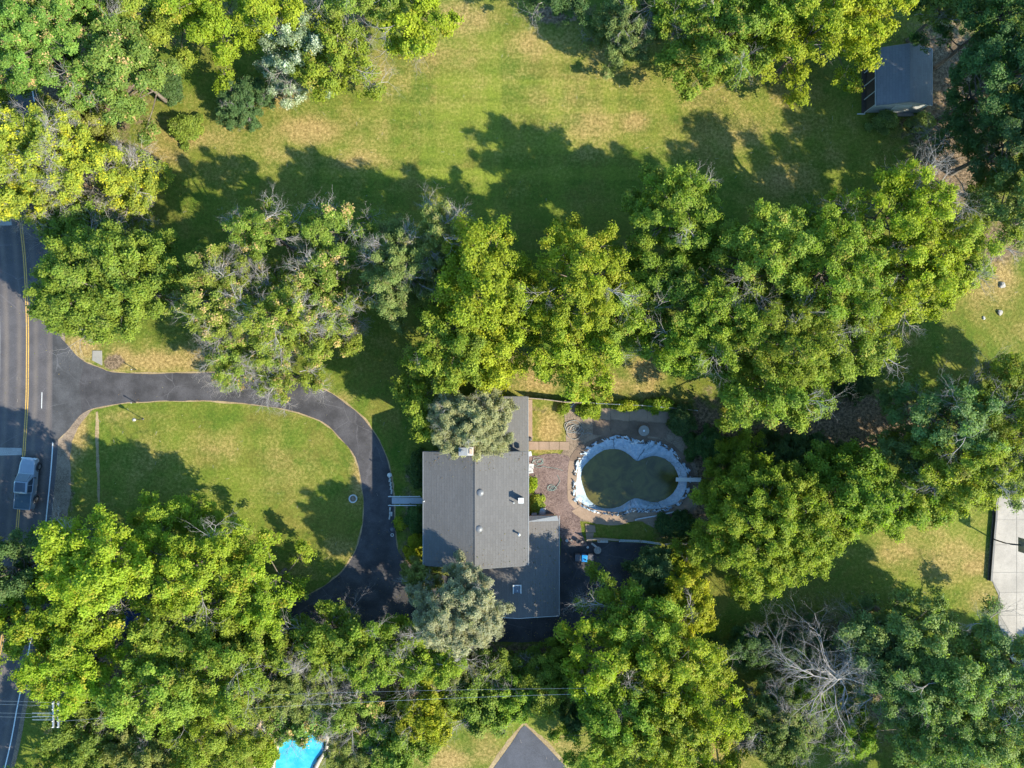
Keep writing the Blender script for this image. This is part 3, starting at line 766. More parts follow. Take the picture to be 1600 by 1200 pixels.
    for b_ in B:
        rho = math.hypot(b_[0], b_[1]); h0 = np.clip(b_[2] - rho * .75, zb * .7, top * .98)
        i = h0 / top * nn; i0 = int(min(i, nn - 1)); p0 = pts[i0] + (pts[i0 + 1] - pts[i0]) * (i - i0)
        p3 = b_[:3]; mid = p0 + (p3 - p0) * .5 + np.array([0, 0, .06 * rho]) + rng.normal(0, .25, 3)
        r0 = tr * .34
        segs += [(p0, mid, r0, r0 * .6), (mid, p3, r0 * .6, r0 * .22)]
        if H > 6:
            for _ in range(3):
                segs.append((p3, p3 + unit(rng.normal(size=3) + np.array([0, 0, .5])) * br * .8, r0 * .22, r0 * .08))
    link('trunk', seg_mesh('trunk', segs, 5, M['bark']), root)
    if dead > 0:
        ds = []
        for _ in range(int(16 * dead) + 1):
            b_ = B[rng.integers(len(B))]; rho = max(.3, math.hypot(b_[0], b_[1])); dirv = np.array([b_[0] / rho, b_[1] / rho, .42])
            st = b_[:3] * np.array([.75, .75, .98])
            ds += grow(rng, st, dirv, br * 2.1 * deadlen, .060, 4, 3, .75, wob=.22)
        link('dead_branches', seg_mesh('dead_branches', ds, 3, M['dead']), root, kind='stuff')
    return root
TREES = [
 # px, py, rx, ry, H, species, rot, dead, dens/fill dict, label
 (80,70,105,88,15,'orange',0,.1,{}, 'broad green tree with scattered orange leaf tips above the hidden stretch of road'),
 (205,112,66,72,13,'orange',0,.1,{}, 'green tree with pinkish dry tips at the upper lawn edge near the road'),
 (30,-20,90,60,14,'oak',0,0,{}, 'dense green tree cut by the top corner above the road'),
 (150,-30,80,50,14,'orange',0,.1,{}, 'green tree at the top edge behind the broad orange tipped tree'),
 (250,8,60,48,12,'olive',0,0,{}, 'olive green tree at the top edge next to the lime trees'),
 (335,22,70,64,12,'lime',0,0,{}, 'lime green tree overhanging the top lawn above the leaning shrub'),
 (430,18,52,55,12,'lime',0,0,{}, 'lime green tree beside the silvery leaved tree at the top'),
 (470,78,62,58,9,'silver',20,.5,dict(fill=.8), 'silvery white leaved tree at the top edge of the lawn'),
 (520,100,60,52,9.5,'olive',-35,.25,dict(fill=.75), 'yellowish green tree drooping onto the lawn next to the silvery tree'),
 (555,5,60,42,12,'oak',0,.8,{}, 'green tree with bare grey limbs at the top edge'),
 (650,38,40,58,11,'lime',0,.15,{}, 'bright lime tree hanging over the top middle of the lawn'),
 (90,245,112,75,13,'yellow',-15,2.6,dict(fill=.5), 'yellow leaved tree with bare pale limbs spreading over the road'),
 (45,305,75,42,11,'yellow',10,1.6,dict(fill=.65), 'lower yellow green tree reaching over the road with pale twigs'),
 (205,290,50,48,8,'yellow',0,1.4,dict(fill=.55), 'thin yellow tipped tree with bare twigs by the lawn shadow'),
 (135,355,70,36,8,'oak',0,.2,{}, 'small green tree tucked under the yellow tree beside the road'),
 (120,200,70,50,7,'olsage',0,.3,{}, 'dull green thicket tree behind the yellow leaved tree'),
 (180,448,125,92,14,'oak',8,.25,dict(dens=1.15), 'large rounded green tree over the road edge above the driveway entrance'),
 (350,460,62,82,14,'patchy',0,1.3,dict(fill=.85), 'thin tree with orange tips and bare twigs next to the large rounded roadside tree'),
 (445,500,92,78,14,'patchy',0,1.7,dict(fill=.8), 'sparse tree with big grey dead limbs above the driveway bend'),
 (420,365,52,50,14,'patchy',0,.8,{}, 'thin orange tipped tree at the lawn side of the sparse dead limbed tree'),
 (530,365,48,45,14,'patchy',20,.4,{}, 'small orange tipped tree between the lawn shadow and the driveway trees'),
 (515,455,58,75,12,'patchy',0,1.8,dict(fill=.8), 'sparse tree with a fan of fine grey twigs beside the yellowish tree'),
 (385,555,65,52,9,'patchy',0,1.4,dict(fill=.8), 'low straggly tree reaching over the top of the driveway'),
 (450,590,60,30,8,'patchy',0,1.1,dict(fill=.6), 'bare twigged branches of a thin tree hanging over the driveway bend'),
 (625,425,55,85,14,'olsage',0,.5,dict(fill=.9), 'yellowish olive tree in the middle row with small leaves'),
 (690,370,38,48,14,'olsage',0,.7,dict(fill=.8), 'narrow grey green tree with bare top twigs in the middle row'),
 (755,440,66,100,17,'lime',8,0,dict(dens=1.1), 'tall bright lime tree in the middle row'),
 (805,490,36,55,12,'lime',0,0,{}, 'small lime tree leaning on the tall bright lime tree'),
 (715,540,78,68,13,'maple',0,.2,dict(fill=.9), 'green tree with gaps behind the north wing of the house'),
 (765,562,58,48,12,'lime',0,0,{}, 'bright green tree against the north wall of the wing'),
 (662,620,38,55,9.5,'maple',0,0,{}, 'bright green tree in front of the grey sage tree at the house corner'),
 (732,658,72,50,12,'sage',-8,.25,dict(dens=1.3), 'grey sage coloured tree over the wing roof and main roof corner'),
 (905,440,72,88,16,'lime',0,.1,dict(dens=1.1), 'large yellow green tree behind the bare soil of the back yard'),
 (900,550,75,68,12,'lime',15,0,{}, 'yellow green tree just beyond the back yard fence'),
 (970,490,55,62,12,'olive',0,.1,{}, 'olive tree between the two large yellow green trees'),
 (1050,340,68,74,15,'oak',0,.1,dict(dens=1.1), 'rounded green tree standing highest on the lawn side of the middle row'),
 (1040,440,60,50,13,'oak',0,.1,{}, 'green tree below the rounded green tree in the middle row'),
 (1060,540,55,55,12,'maple',0,.1,{}, 'medium green tree behind the patio corner'),
 (1190,400,80,82,17,'olive',20,.1,dict(dens=1.1), 'tall olive green tree in the big clump, on the lawn side'),
 (1285,430,85,92,17.5,'olive',0,.1,dict(dens=1.1), 'tallest dense tree of the big olive clump'),
 (1120,510,72,70,15,'olive',0,.1,dict(dens=1.1), 'olive tree of the big clump nearest the patio'),
 (1220,530,80,72,16.5,'olive',30,.1,dict(dens=1.1), 'dense olive tree in the centre of the big clump'),
 (1200,615,88,48,14,'olive',0,.05,dict(dens=1.1), 'olive tree at the pool end of the big clump'),
 (1315,545,58,52,13,'olive',0,.05,{}, 'olive tree on the edge of the big clump by the shaded strip'),
 (1395,335,80,72,15,'lime',-20,.9,dict(fill=.9), 'yellow green tree with grey bare limbs near the shed lawn'),
 (1420,430,95,70,14,'lime',20,.4,dict(dens=1.1), 'broad yellow green tree beside the lawn with the two stones'),
 (1490,390,60,55,12.5,'olive',0,.3,{}, 'paler tree at the far end of the middle row by the stones'),
 (1200,820,118,105,11.5,'maple',0,0,dict(dens=1.4), 'big dense rounded green tree beyond the diving board'),
 (1340,765,80,62,11,'maple',0,0,dict(dens=1.1), 'medium green tree between the rounded tree and the court'),
 (1425,790,62,38,9,'maple',0,0,{}, 'low green tree at the lawn edge before the court'),
 (1265,712,84,28,5,'dark',0,0,{}, 'dark low tree in the shade behind the rounded green tree'),
 (1135,752,40,36,5.5,'maple',0,0,{}, 'small green tree by the diving board mount'),
 (1482,655,74,56,14,'blue',-20,.3,{}, 'bluish green tree in the right hand group'),
 (1490,730,90,65,13.5,'olive',0,.3,dict(dens=1.1), 'pale olive tree above the concrete court'),
 (1565,640,58,80,14,'olive',0,.2,dict(dens=1.1), 'yellowish tree at the picture edge above the court'),
 (1600,740,40,45,12,'blue',0,.1,{}, 'green tree overhanging the end of the court'),
 (1412,706,52,42,10,'blue',0,.1,{}, 'dark bluish tree at the near side of the right hand group'),
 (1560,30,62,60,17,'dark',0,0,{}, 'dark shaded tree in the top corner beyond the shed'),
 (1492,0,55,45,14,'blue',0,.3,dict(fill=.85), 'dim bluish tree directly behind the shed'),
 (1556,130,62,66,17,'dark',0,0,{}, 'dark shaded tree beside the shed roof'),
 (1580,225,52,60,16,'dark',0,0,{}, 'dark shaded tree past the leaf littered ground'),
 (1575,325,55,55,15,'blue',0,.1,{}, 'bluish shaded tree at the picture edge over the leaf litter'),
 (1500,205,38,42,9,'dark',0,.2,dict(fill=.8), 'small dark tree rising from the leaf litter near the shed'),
 (985,38,54,55,8,'olsage',0,.4,dict(dens=1.2), 'soft sage green tree at the top of the lawn'),
 (1060,-5,60,50,12,'maple',0,.1,{}, 'green tree behind the soft sage green tree'),
 (1125,65,78,62,12.5,'olive',-15,.2,dict(fill=.9), 'spiky yellow green tree at the top of the lawn'),
 (1200,20,60,60,13,'maple',0,.1,{}, 'green tree at the top edge in the row near the shed'),
 (1260,62,62,56,13,'lime',0,.1,{}, 'yellow green tree over the lawn in the row near the shed'),
 (1335,35,62,62,13.5,'lime',0,0,dict(dens=1.15), 'bright dense tree nearest to the shed'),
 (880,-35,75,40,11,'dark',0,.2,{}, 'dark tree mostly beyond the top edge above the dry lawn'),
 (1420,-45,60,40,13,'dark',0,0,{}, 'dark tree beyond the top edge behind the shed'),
 (165,868,100,66,17,'lime',-10,.1,dict(dens=1.1), 'tall lime tree of the near grove at its lawn side'),
 (75,955,62,55,12,'lime',0,0,{}, 'lime tree of the near grove closest to the road'),
 (320,884,70,56,14,'lime',10,.1,dict(dens=1.3), 'bright tree of the near grove at the circular lawn'),
 (410,920,48,60,12,'lime',0,0,{}, 'bright tree of the near grove over the lower driveway'),
 (150,968,52,46,13.5,'lime',0,.05,{}, 'lime tree in the middle of the near grove by the blue car'),
 (296,972,76,56,12,'olive',0,.05,{}, 'olive tree in the middle of the near grove'),
 (120,1045,84,52,14.5,'lime',0,0,{}, 'lime tree of the near grove above the utility pole'),
 (250,1070,84,62,14.5,'olive',0,.05,{}, 'olive tree in the lower part of the near grove'),
 (360,1050,72,62,13.5,'olive',0,.2,{}, 'olive tree of the near grove towards the dead twigs'),
 (140,1150,60,55,8.5,'oak',0,.1,{}, 'green tree beside the utility pole at the bottom'),
 (235,1165,70,48,9,'olsage',0,.2,{}, 'sage tinted tree at the bottom edge of the near grove'),
 (330,1150,66,62,10.5,'olive',0,.05,{}, 'olive tree at the bottom edge near the blue pool'),
 (400,1000,50,42,9,'oak',0,.15,{}, 'darker green tree under the edge of the near grove'),
 (270,815,68,36,9,'maple',0,0,{}, 'darker green tree at the shaded edge of the circular lawn'),
 (30,890,48,55,12,'dark',0,.1,{}, 'dark shaded tree leaning over the road below the pickup'),
 (-10,960,34,50,12,'olsage',0,0,{}, 'sage tinted tree at the picture edge over the road'),
 (520,1000,55,46,9.5,'maple',0,.45,{}, 'green tree with bare twigs at the lower driveway edge'),
 (575,1020,48,52,10,'maple',0,.3,{}, 'bright rounded tree at the edge of the lower driveway'),
 (670,1018,60,54,9.5,'maple',0,.8,{}, 'bright tree with a dead limb fan below the sage tree'),
 (470,1070,58,50,8.5,'olsage',0,1.2,dict(fill=.8), 'dull green tree with a fan of grey dead twigs'),
 (415,1075,45,50,8,'oak',0,.3,{}, 'green tree between the near grove and the dead twigs'),
 (470,1122,46,32,6.5,'orange',0,.2,{}, 'small orange tipped tree above the bright blue pool'),
 (560,1110,58,50,8,'patchy',0,1.6,dict(fill=.7), 'straggly tree with dark bare limbs right of the blue pool'),
 (620,1160,58,48,8,'oak',0,.2,{}, 'green tree at the bottom edge by the neighbouring lawn'),
 (555,1175,45,40,7,'olsage',0,.4,{}, 'grey green tree at the bottom edge next to the blue pool'),
 (665,1110,46,52,8,'bright',0,.1,{}, 'vivid yellow green tree under the power line'),
 (745,1090,48,52,6.5,'oak',0,.3,{}, 'green thicket tree between the vivid tree and the neighbouring drive'),
 (715,1045,38,36,6,'olsage',0,.2,{}, 'small grey green tree below the sage tree'),
 (795,1090,48,44,6,'maple',0,.1,{}, 'green thicket tree above the tip of the neighbouring drive'),
 (770,1040,40,22,5,'oak',0,0,{}, 'low green thicket at the edge of the garage paving'),
 (845,1075,36,42,6,'oak',0,.1,{}, 'small dark green tree left of the pole top'),
 (870,1040,38,30,5.5,'maple',0,0,{}, 'small green tree at the paving corner'),
 (722,948,68,60,13,'sage',20,.35,dict(dens=1.25, zb=6.5), 'grey sage coloured tree over the paving beside the garage'),
 (662,905,32,30,6,'olsage',0,.3,dict(fill=.6), 'dull green tree at the front corner of the house'),
 (960,942,50,42,9,'maple',-20,.1,dict(fill=.7, dens=.8), 'green tree reaching over the garage paving beyond the bins'),
 (1025,898,40,36,4.6,'dark',0,0,dict(dens=1.2), 'smooth dark green tree at the end of the paving'),
 (1070,940,40,56,7,'bright',0,.1,dict(dens=1.1), 'yellow green vine covered tree along the far lawn'),
 (1000,975,60,50,12,'maple',0,0,dict(dens=.8, zb=5), 'green tree in the front of the lower grove'),
 (935,1025,62,52,12,'lime',0,0,dict(dens=.85, zb=5), 'lime tree of the lower grove nearest the garage paving'),
 (1055,1030,72,62,13.5,'lime',0,.05,dict(dens=1.05), 'large lime tree in the middle of the lower grove'),
 (965,1090,66,52,12,'maple',0,.15,{}, 'green tree of the lower grove by the pole top'),
 (1100,1100,52,62,12,'lime',0,0,{}, 'lime tree of the lower grove nearest the dead tree'),
 (1025,1140,75,55,12.5,'olive',0,.1,{}, 'olive tree of the lower grove near the bottom edge'),
 (940,1165,52,48,10,'maple',0,0,{}, 'green tree at the bottom edge beside the neighbouring lawn'),
 (1060,1200,80,40,11,'lime',0,0,{}, 'lime tree cut by the bottom edge below the lower grove'),
 (900,1130,20,22,3.5,'dark',0,0,{}, 'small dark reddish bush on the neighbouring lawn'),
 (1215,1130,66,60,7.5,'olsage',0,.9,dict(dens=1.2), 'sage green tree growing under the dead tree'),
 (1270,1090,45,40,6,'maple',0,.1,{}, 'small green tree between the dead limbs'),
 (1330,1145,40,40,5.5,'maple',0,.4,{}, 'small green tree at the foot of the bluish trees'),
 (1170,1010,38,30,4.5,'dark',0,.1,{}, 'low dark tree at the shaded end of the far lawn'),
 (1250,1010,60,32,5,'dark',0,.1,{}, 'low dark thicket tree behind the dead limbs'),
 (1350,1000,58,45,9,'blue',0,.1,{}, 'bluish tree at the lawn edge behind the dead tree'),
 (1425,985,62,50,12,'blue',0,0,{}, 'bluish green tree nearest the sunny lawn'),
 (1400,1070,62,60,11,'blue',0,.1,{}, 'bluish green tree right of the dead tree'),
 (1480,1060,75,66,13,'blue',0,.1,dict(dens=1.1), 'large bluish green tree in the bottom corner group'),
 (1560,1030,62,60,13,'blue',0,.1,{}, 'bluish green tree at the foot of the court'),
 (1470,1150,84,60,12,'blue',0,.1,{}, 'bluish green tree at the bottom edge'),
 (1570,1130,70,70,13,'blue',0,.3,{}, 'bluish green tree in the bottom corner'),
 # beyond the frame: their shade falls into it
 (1680,60,80,70,19,'dark',0,0,{}, 'tall tree outside the frame beyond the shed, upper'),
 (1690,190,80,70,20,'dark',0,0,{}, 'tall tree outside the frame beyond the shed, middle'),
 (1700,310,75,60,18,'dark',0,0,{}, 'tall tree outside the frame beyond the shed, lower'),
 (1800,140,90,80,19,'oak',0,0,{}, 'tall tree outside the frame far beyond the shed'),
 (1780,1180,80,80,12,'oak',0,0,{}, 'tall tree outside the frame beyond the bottom corner'),
 (1640,1290,90,70,11,'oak',0,0,{}, 'tall tree below the frame under the bluish group'),
 (1460,1310,90,60,10,'oak',0,0,{}, 'tree below the frame under the small green tree'),
 (1200,1280,90,60,12,'lime',0,0,{}, 'tree below the frame under the sage green tree'),
 (-170,840,60,70,12,'oak',0,0,{}, 'tree outside the frame across the road from the pickup'),
 (-90,1000,60,80,14,'oak',0,0,{}, 'tree outside the frame across the road from the near grove'),
 (-70,180,60,80,13,'oak',0,0,{}, 'tree outside the frame across the road from the yellow tree'),
 (60,1270,90,60,12,'oak',0,0,{}, 'tree below the frame beside the road'),
 (280,1270,110,60,12,'oak',0,0,{}, 'tree below the frame under the near grove'),
 (1690,660,70,70,13,'oak',0,0,{}, 'tree outside the frame past the court top'),
]
for i, (px, py, rx, ry, H, sp, rot, dead, kw, label) in enumerate(TREES):
    small = H < 7
    make_tree('tree', label, 'tree', px, py, rx, ry, H, sp, rot, dead, seed=i, **kw)

# big dead tree
def dead_tree():
    rng = np.random.default_rng(77); dw = mat_bark('sunlit_dead_wood', (.20, .175, .155), (.36, .33, .30))  # paler copy of the dead wood, lightened to look sunlit
    bx, by, _ = P(1268, 1022, 0)
    root = thing('dead_tree', 'large bare dead tree with curving pale grey limbs beside the bluish trees', 'tree', (bx, by, 0))
    segs = [((0, 0, 0), (.1, .1, 2.2), .32, .24), ((.1, .1, 2.2), (.3, 0, 7.0), .24, .14)]
    link('trunk', seg_mesh('trunk', [tuple(map(np.array, s[:2])) + s[2:] for s in segs], 8, dw), root)
    for a, L, e in ((160, 5.2, .35), (200, 4.6, .25), (20, 4.2, .4), (55, 5.2, .5), (95, 3.5, .6), (-20, 4.4, .2), (-70, 5.0, .15), (240, 4.4, .2), (140, 3.2, .8), (40, 5.4, .3), (180, 6.0, .2), (170, 4.6, .5), (-45, 4.6, .3), (215, 4.6, .1), (75, 3.0, 1.2)):
        ra = math.radians(a)
        sg = grow(rng, (.25, 0, rng.uniform(4.6, 7.0)), (math.cos(ra), math.sin(ra), e), L * 1.08, .085, 5, 3, .72, droop=.35, wob=.24, shrinkf=.62)
        link('limb', seg_mesh('limb', sg, 4, dw), root)
dead_tree()

# shrubs
SHRUBS = [
 (378,155,46,30,3.8,'dark',25,.9,dict(fill=.55), 'leaning dark shrub with reddish leaves on the upper lawn'),
 (285,198,20,14,1.8,'oak',0,0,{}, 'small round green bush on the dry upper lawn'),
 (262,130,18,22,2.2,'dark',0,.1,{}, 'small dark bush at the foot of the pink tipped tree'),
 (1384,186,13,10,1.6,'blue',0,0,{}, 'dark green bush at the shed front nearest the posts'),
 (1444,189,15,10,1.8,'blue',0,0,{}, 'dark green bush at the shed front under the far roof corner'),
 (652,735,7,30,1.5,'dark',0,0,{}, 'shaded foundation bush along the front wall above the walkway'),
 (651,812,8,22,1.4,'dark',0,0,{}, 'shaded foundation bush along the front wall below the walkway'),
 (649,846,9,10,1.2,'bright',0,0,{}, 'sunlit yellow green bush at the front wall'),
 (646,868,9,10,1.2,'bright',0,0,{}, 'sunlit yellow green bush nearest the front corner of the house'),
 (833,792,10,10,1.1,'olive',0,0,{}, 'small yellowish shrub against the back wall by the gravel'),
 (838,781,7,6,.8,'yellow',0,0,{}, 'small yellow flowering shrub by the gravel'),
 (829,758,5,9,.6,'lime',0,0,{}, 'narrow grassy clump against the back wall'),
 (921,639,14,9,1.1,'maple',0,0,{}, 'green shrub at the end of the patio by the fence'),
 (980,634,18,4,1.2,'lime',0,0,{}, 'trailing green vine on the back fence'),
 (1030,633,22,4,1.2,'maple',0,0,{}, 'second trailing vine on the back fence towards the trees'),
 (1065,655,14,20,1.8,'dark',0,0,{}, 'dark shrub at the far corner of the patio'),
 (625,818,6,7,.7,'yellow',0,0,{}, 'small yellow flowers beside the dark urn'),
 (1110,700,34,26,2.6,'dark',0,.1,{}, 'dark shrub in the shade beyond the patio'),
 (1060,822,30,16,2.2,'dark',0,0,{}, 'dark shrub beside the curved strip of lawn'),
 (1340,600,26,20,2.0,'dark',0,0,{}, 'dark shrub in the shaded strip beyond the clump'),
 (412,1180,14,20,2.0,'lime',0,0,{}, 'yellow green shrub beside the blue pool coping'),
 (880,640,5,4,.5,'maple',0,0,{}, 'little weed clump by the pale hose'),
]
for i, (px, py, rx, ry, H, sp, rot, dead, kw, label) in enumerate(SHRUBS):
    make_tree('shrub', label, 'shrub', px, py, rx, ry, H, sp, rot, dead, seed=500 + i, zb=.1, deadlen=.6, **{**dict(br=max(.22, min(.7, .25 * min(rx, ry) * S))), **kw})
#__REST__
# ------------------------------------------------------------------ house
def W(px, py, z): return P(px, py, z)
def quad_slab(mb, c4, th):
    """a sloped slab: four corner points and a thickness below"""
    a = [Vector(p) for p in c4]; n = (a[1] - a[0]).cross(a[3] - a[0]).normalized()
    if n.z < 0: a = a[::-1]; n = -n
    lo = [p - n * th for p in a]
    mb.add([tuple(p) for p in a + lo], [(0, 1, 2, 3), (7, 6, 5, 4), (0, 4, 5, 1), (1, 5, 6, 2), (2, 6, 7, 3), (3, 7, 4, 0)])
    return mb
def gable(root, x0, x1, y0, y1, ze, zr, roofmat, wallmat, over=.35, base=.0, west=None, gut='gutter'):
    """walls and a N-S ridged roof; x0..x1, y0..y1 is the eave outline"""
    xm = (x0 + x1) / 2; wx0, wx1, wy0, wy1 = x0 + over, x1 - over, y0 + over, y1 - over
    sl = (zr - ze) / (xm - x0); zw = ze + sl * over - .16; zt = zr - .16
    f = [[(wx0, wy0, base), (wx0, wy1, base), (wx0, wy1, zw), (wx0, wy0, zw)], [(wx1, wy1, base), (wx1, wy0, base), (wx1, wy0, zw), (wx1, wy1, zw)]]
    for i, pts in enumerate(f): MB().add(pts, [(0, 1, 2, 3)]).build('wall', west if (west and i == 0) else wallmat, root)
    for y, fl in ((wy1, 1), (wy0, 0)):
        v = [(wx0, y, base), (wx1, y, base), (wx1, y, zw), (xm, y, zt), (wx0, y, zw)]
        MB().add(v, [(0, 1, 2, 3, 4)] if not fl else [(4, 3, 2, 1, 0)]).build('wall', wallmat, root)
    for s_, xe in ((-1, x0), (1, x1)):
        mb = MB(); quad_slab(mb, [(xe, y0, ze), (xe, y1, ze), (xm + s_ * .004, y1, zr), (xm + s_ * .004, y0, zr)], .10)
        r = mb.build('roof', roofmat, root)
        g = MB().tube([(xe + s_ * .06, y0, ze - .07), (xe + s_ * .06, y1, ze - .07)], .065 if gut == 'gutter' else .04, 6).build('gutter', M[gut], r)
    mb = MB(); n = int((y1 - y0) / .3)
    cap = MB().add([(-.16, -.16, -.03), (0, -.16, .035), (.16, -.16, -.03), (-.15, .15, -.045), (0, .15, .02), (.15, .15, -.045)], [(0, 1, 4, 3), (1, 2, 5, 4), (0, 3, 5, 2)][:2]).mesh('ridge_cap', roofmat)
    for i in range(n):
        o = link('ridge_cap', cap, root); o.location = (xm, y0 + .15 + i * (y1 - y0) / n, zr + .015 + .002 * (i % 2))
    for y in (y0, y1):
        for s_, xe in ((-1, x0), (1, x1)):
            e = .03 if y > (y0 + y1) / 2 else -.03
            MB().tube([(xe, y + e, ze - .06), (xm, y + e, zr - .06)], .035, 4).build('fascia', M['gutter'], root)
def window(root, x, y, z, w, h, face):
    """face: 'W','E','N','S'"""
    f = MB(); p = MB()
    t = .07
    def bx(mb, cx, cz, sx, sz, d, off):
        if face in 'WE':
            s_ = -1 if face == 'W' else 1; mb.box((x + s_ * off, y + cx, z + cz), (d, sx, sz))
        else:
            s_ = 1 if face == 'N' else -1; mb.box((x + cx, y + s_ * off, z + cz), (sx, d, sz))
    for cx, cz, sx, sz in ((0, h / 2, w + t, t), (0, -h / 2, w + t, t), (-w / 2, 0, t, h - t), (w / 2, 0, t, h - t), (0, 0, w - t, t * .6)): bx(f, cx, cz, sx, sz, .06, .02)
    o = f.build('window', M['trim'], root)
    bx(p, 0, 0, w - t * .6, h - t * .6, .012, .008); p.build('pane', M['glass'], o)
def vent_pipe(root, px, py, z, r, h, mat, hood=False):
    x, y, _ = P(px, py, z)
    mb = MB().tube([(x, y, z - .15), (x, y, z + h)], r, 12)
    o = mb.build('vent_pipe', M[mat], root, smooth=False)
    if hood: MB().lathe([(r * 1.5, h - .02), (r * 1.6, h + .05), (r * .3, h + .16)], (x, y, z), 14).build('vent_hood', M[mat], o)
house = thing('house', 'large house with grey shingle roof and tan brick chimney inside the driveway loop', 'house')
HX0, HX1, HY0, HY1 = -9.60, 1.72, -19.70, -7.36
gable(house, HX0, HX1, HY0, HY1, 5.0, 6.6, M['roof'], M['brick'])
for y in (-9.6, -12.0, -17.6):
    window(house, HX0 + .35, y, 3.9, 1.3, 1.2, 'W'); window(house, HX1 - .35, y, 3.9, 1.3, 1.2, 'E')
    window(house, HX0 + .35, y, 1.3, 1.3, 1.2, 'W')
window(house, -7.2, HY1 - .35, 3.9, 1.1, 1.2, 'N'); window(house, -6.5, HY0 + .35, 3.9, 1.1, 1.2, 'S'); window(house, -1.2, HY0 + .35, 4.2, 1.1, 1.0, 'S')
# front door at the walkway
d = MB().box((HX0 + .31, -14.4, 1.12), (.06, 1.0, 2.1)).build('door', M['lamp_red'], house); MB().box((HX0 + .25, -14.0, 1.1), (.05, .05, .16)).build('handle', M['galv'], d)
# chimney of tan brick with a pale cap
cx_, cy_, _ = P(729, 706, 9.0)
CX, CY = -4.75, -6.95
ch = MB().box((CX, CY, 4.5), (1.50, .86, 9.0)).build('chimney', M['tanbrick'], house)
MB().box((CX - .28, CY, 9.05), (.9, .8, .10)).build('chimney_cap', M['gutter'], ch)
MB().lathe([(.17, 0), (.17, .35), (.13, .35)], (CX - .35, CY, 9.1), 12).build('flue', M['gutter'], ch)
MB().box((CX + .52, CY, 9.06), (.3, .5, .1)).build('flue', M['tanbrick'], ch)
MB().box((-3.15, -7.0, 6.42), (.40, .3, .2)).build('vent_box', M['galv'], house)
for px, py in ((750, 770), (748, 827)):
    x, y, _ = P(px, py, 6.6); o = MB().lathe([(.33, -.25), (.33, .08), (.40, .10), (.30, .20), (.14, .26), (.02, .27)], (x, y, 6.42), 18).build('roof_vent', plain('vent_metal', (.13, .13, .135), .5, metal=.3), house)
x, y, _ = P(814, 782, 6.2); z = 5.1
o = MB().box((x, y, z + .50), (.46, .46, 1.4)).build('metal_flue', M['gutter'], house); MB().box((x, y, z + 1.24), (.58, .58, .06)).build('flue_cap', M['siding'], o)
vent_pipe(house, 803, 785, 5.5, .06, .45, 'trim')
vent_pipe(house, 811, 834, 5.3, .09, .55, 'trim', True)
vent_pipe(house, 663, 783, 5.1, .06, .25, 'trim')
x, y, _ = P(828, 709, 4.6); MB().box((x, y, 4.55), (.35, .5, .35), .2).build('satellite_mount', M['siding'], house)
# north wing
wing_root = house
gable(house, -8.0, P(824, 640, 3.1)[0], -7.72, P(800, 620, 3.1)[1], 3.1, 4.45, M['roof'], M['brick'])
# garage wing, lower, east and south of the main block
gx1 = P(873, 900, 3.0)[0]; gxr = P(810, 900, 3.9)[0]; gy0 = P(800, 962, 3.0)[1]; gy1 = P(800, 806, 3.0)[1]; gx0 = gxr - (gx1 - gxr)
z_e, z_r = 3.0, 3.85
def zat(x): return z_r - (z_r - z_e) * abs(x - gxr) / (gx1 - gxr)
def roofpiece(xa, xb, ya, yb, name='roof'):
    mb = MB(); quad_slab(mb, [(xa, ya, zat(xa)), (xb, ya, zat(xb)), (xb, yb, zat(xb)), (xa, yb, zat(xa))], .12); return mb.build(name, M['roof_g'], house)
xw = HX1 - .33
roofpiece(xw + .01, gx1, HY0 + .36, gy1 - .55)
roofpiece(gxr + .004, gx1, gy0, HY0 + .352)
roofpiece(gx0, gxr - .004, gy0, HY0 + .352)
mb = MB(); quad_slab(mb, [(xw + .01, gy1 - .545, zat(xw)), (gx1, gy1 - .545, z_e), (gx1 - .15, gy1, z_e - .1), (xw + .01, gy1, z_e + .1)], .12); mb.build('roof', M['gutter'], house)
for (xa, ya, xb, yb, h0, h1) in ((gx1 - .35, gy1 - .3, gx1 - .35, gy0 + .35, 2.85, 2.85), (gx1 - .352, gy0 + .352, gx0 + .35, gy0 + .352, 2.95, 2.95), (gx0 + .35, gy0 + .352, gx0 + .35, HY0 + .3, 2.85, 2.85), (xw + .02, gy1 - .3, gx1 - .352, gy1 - .3, 2.85, 2.7)):
    MB().add([(xa, ya, 0), (xb, yb, 0), (xb, yb, h1), (xa, ya, h0)], [(0, 1, 2, 3)]).build('wall', M['brick'], house)
MB().tube([(gx1 + .06, gy0, z_e - .06), (gx1 + .06, gy1, z_e - .06)], .06, 6).build('gutter', M['gutter'], house)
MB().tube([(gx0, gy0 - .03, z_e - .05), (gxr, gy0 - .03, z_r - .05), (gx1, gy0 - .03, z_e - .05)], .05, 4).build('fascia', M['trim'], house)
# garage doors (panels) facing the paving on the east side
for yc in (-21.2, -24.0):
    for k in range(4): MB().box((gx1 - .32, yc, .32 + k * .55), (.05, 2.4, .53)).build('garage_door_panel', M['siding'], house)
x, y, _ = P(808, 921, 4.0); zz = zat(x)
sk = MB(); 
for dx, dy, sx, sy in ((-.42, 0, .10, .95), (.42, 0, .10, .95), (0, .43, .74, .10)): sk.box((x + dx, y + dy, zz + .08), (sx, sy, .16))
o = sk.build('skylight', M['siding'], house); MB().box((x, y - .02, zz + .05), (.72, .78, .04)).build('pane', mat_glass(), o)
MB().tube([(x, y - .1, zz), (x, y - .1, zz + .45)], .05, 8).build('vent_pipe', M['trim'], house)
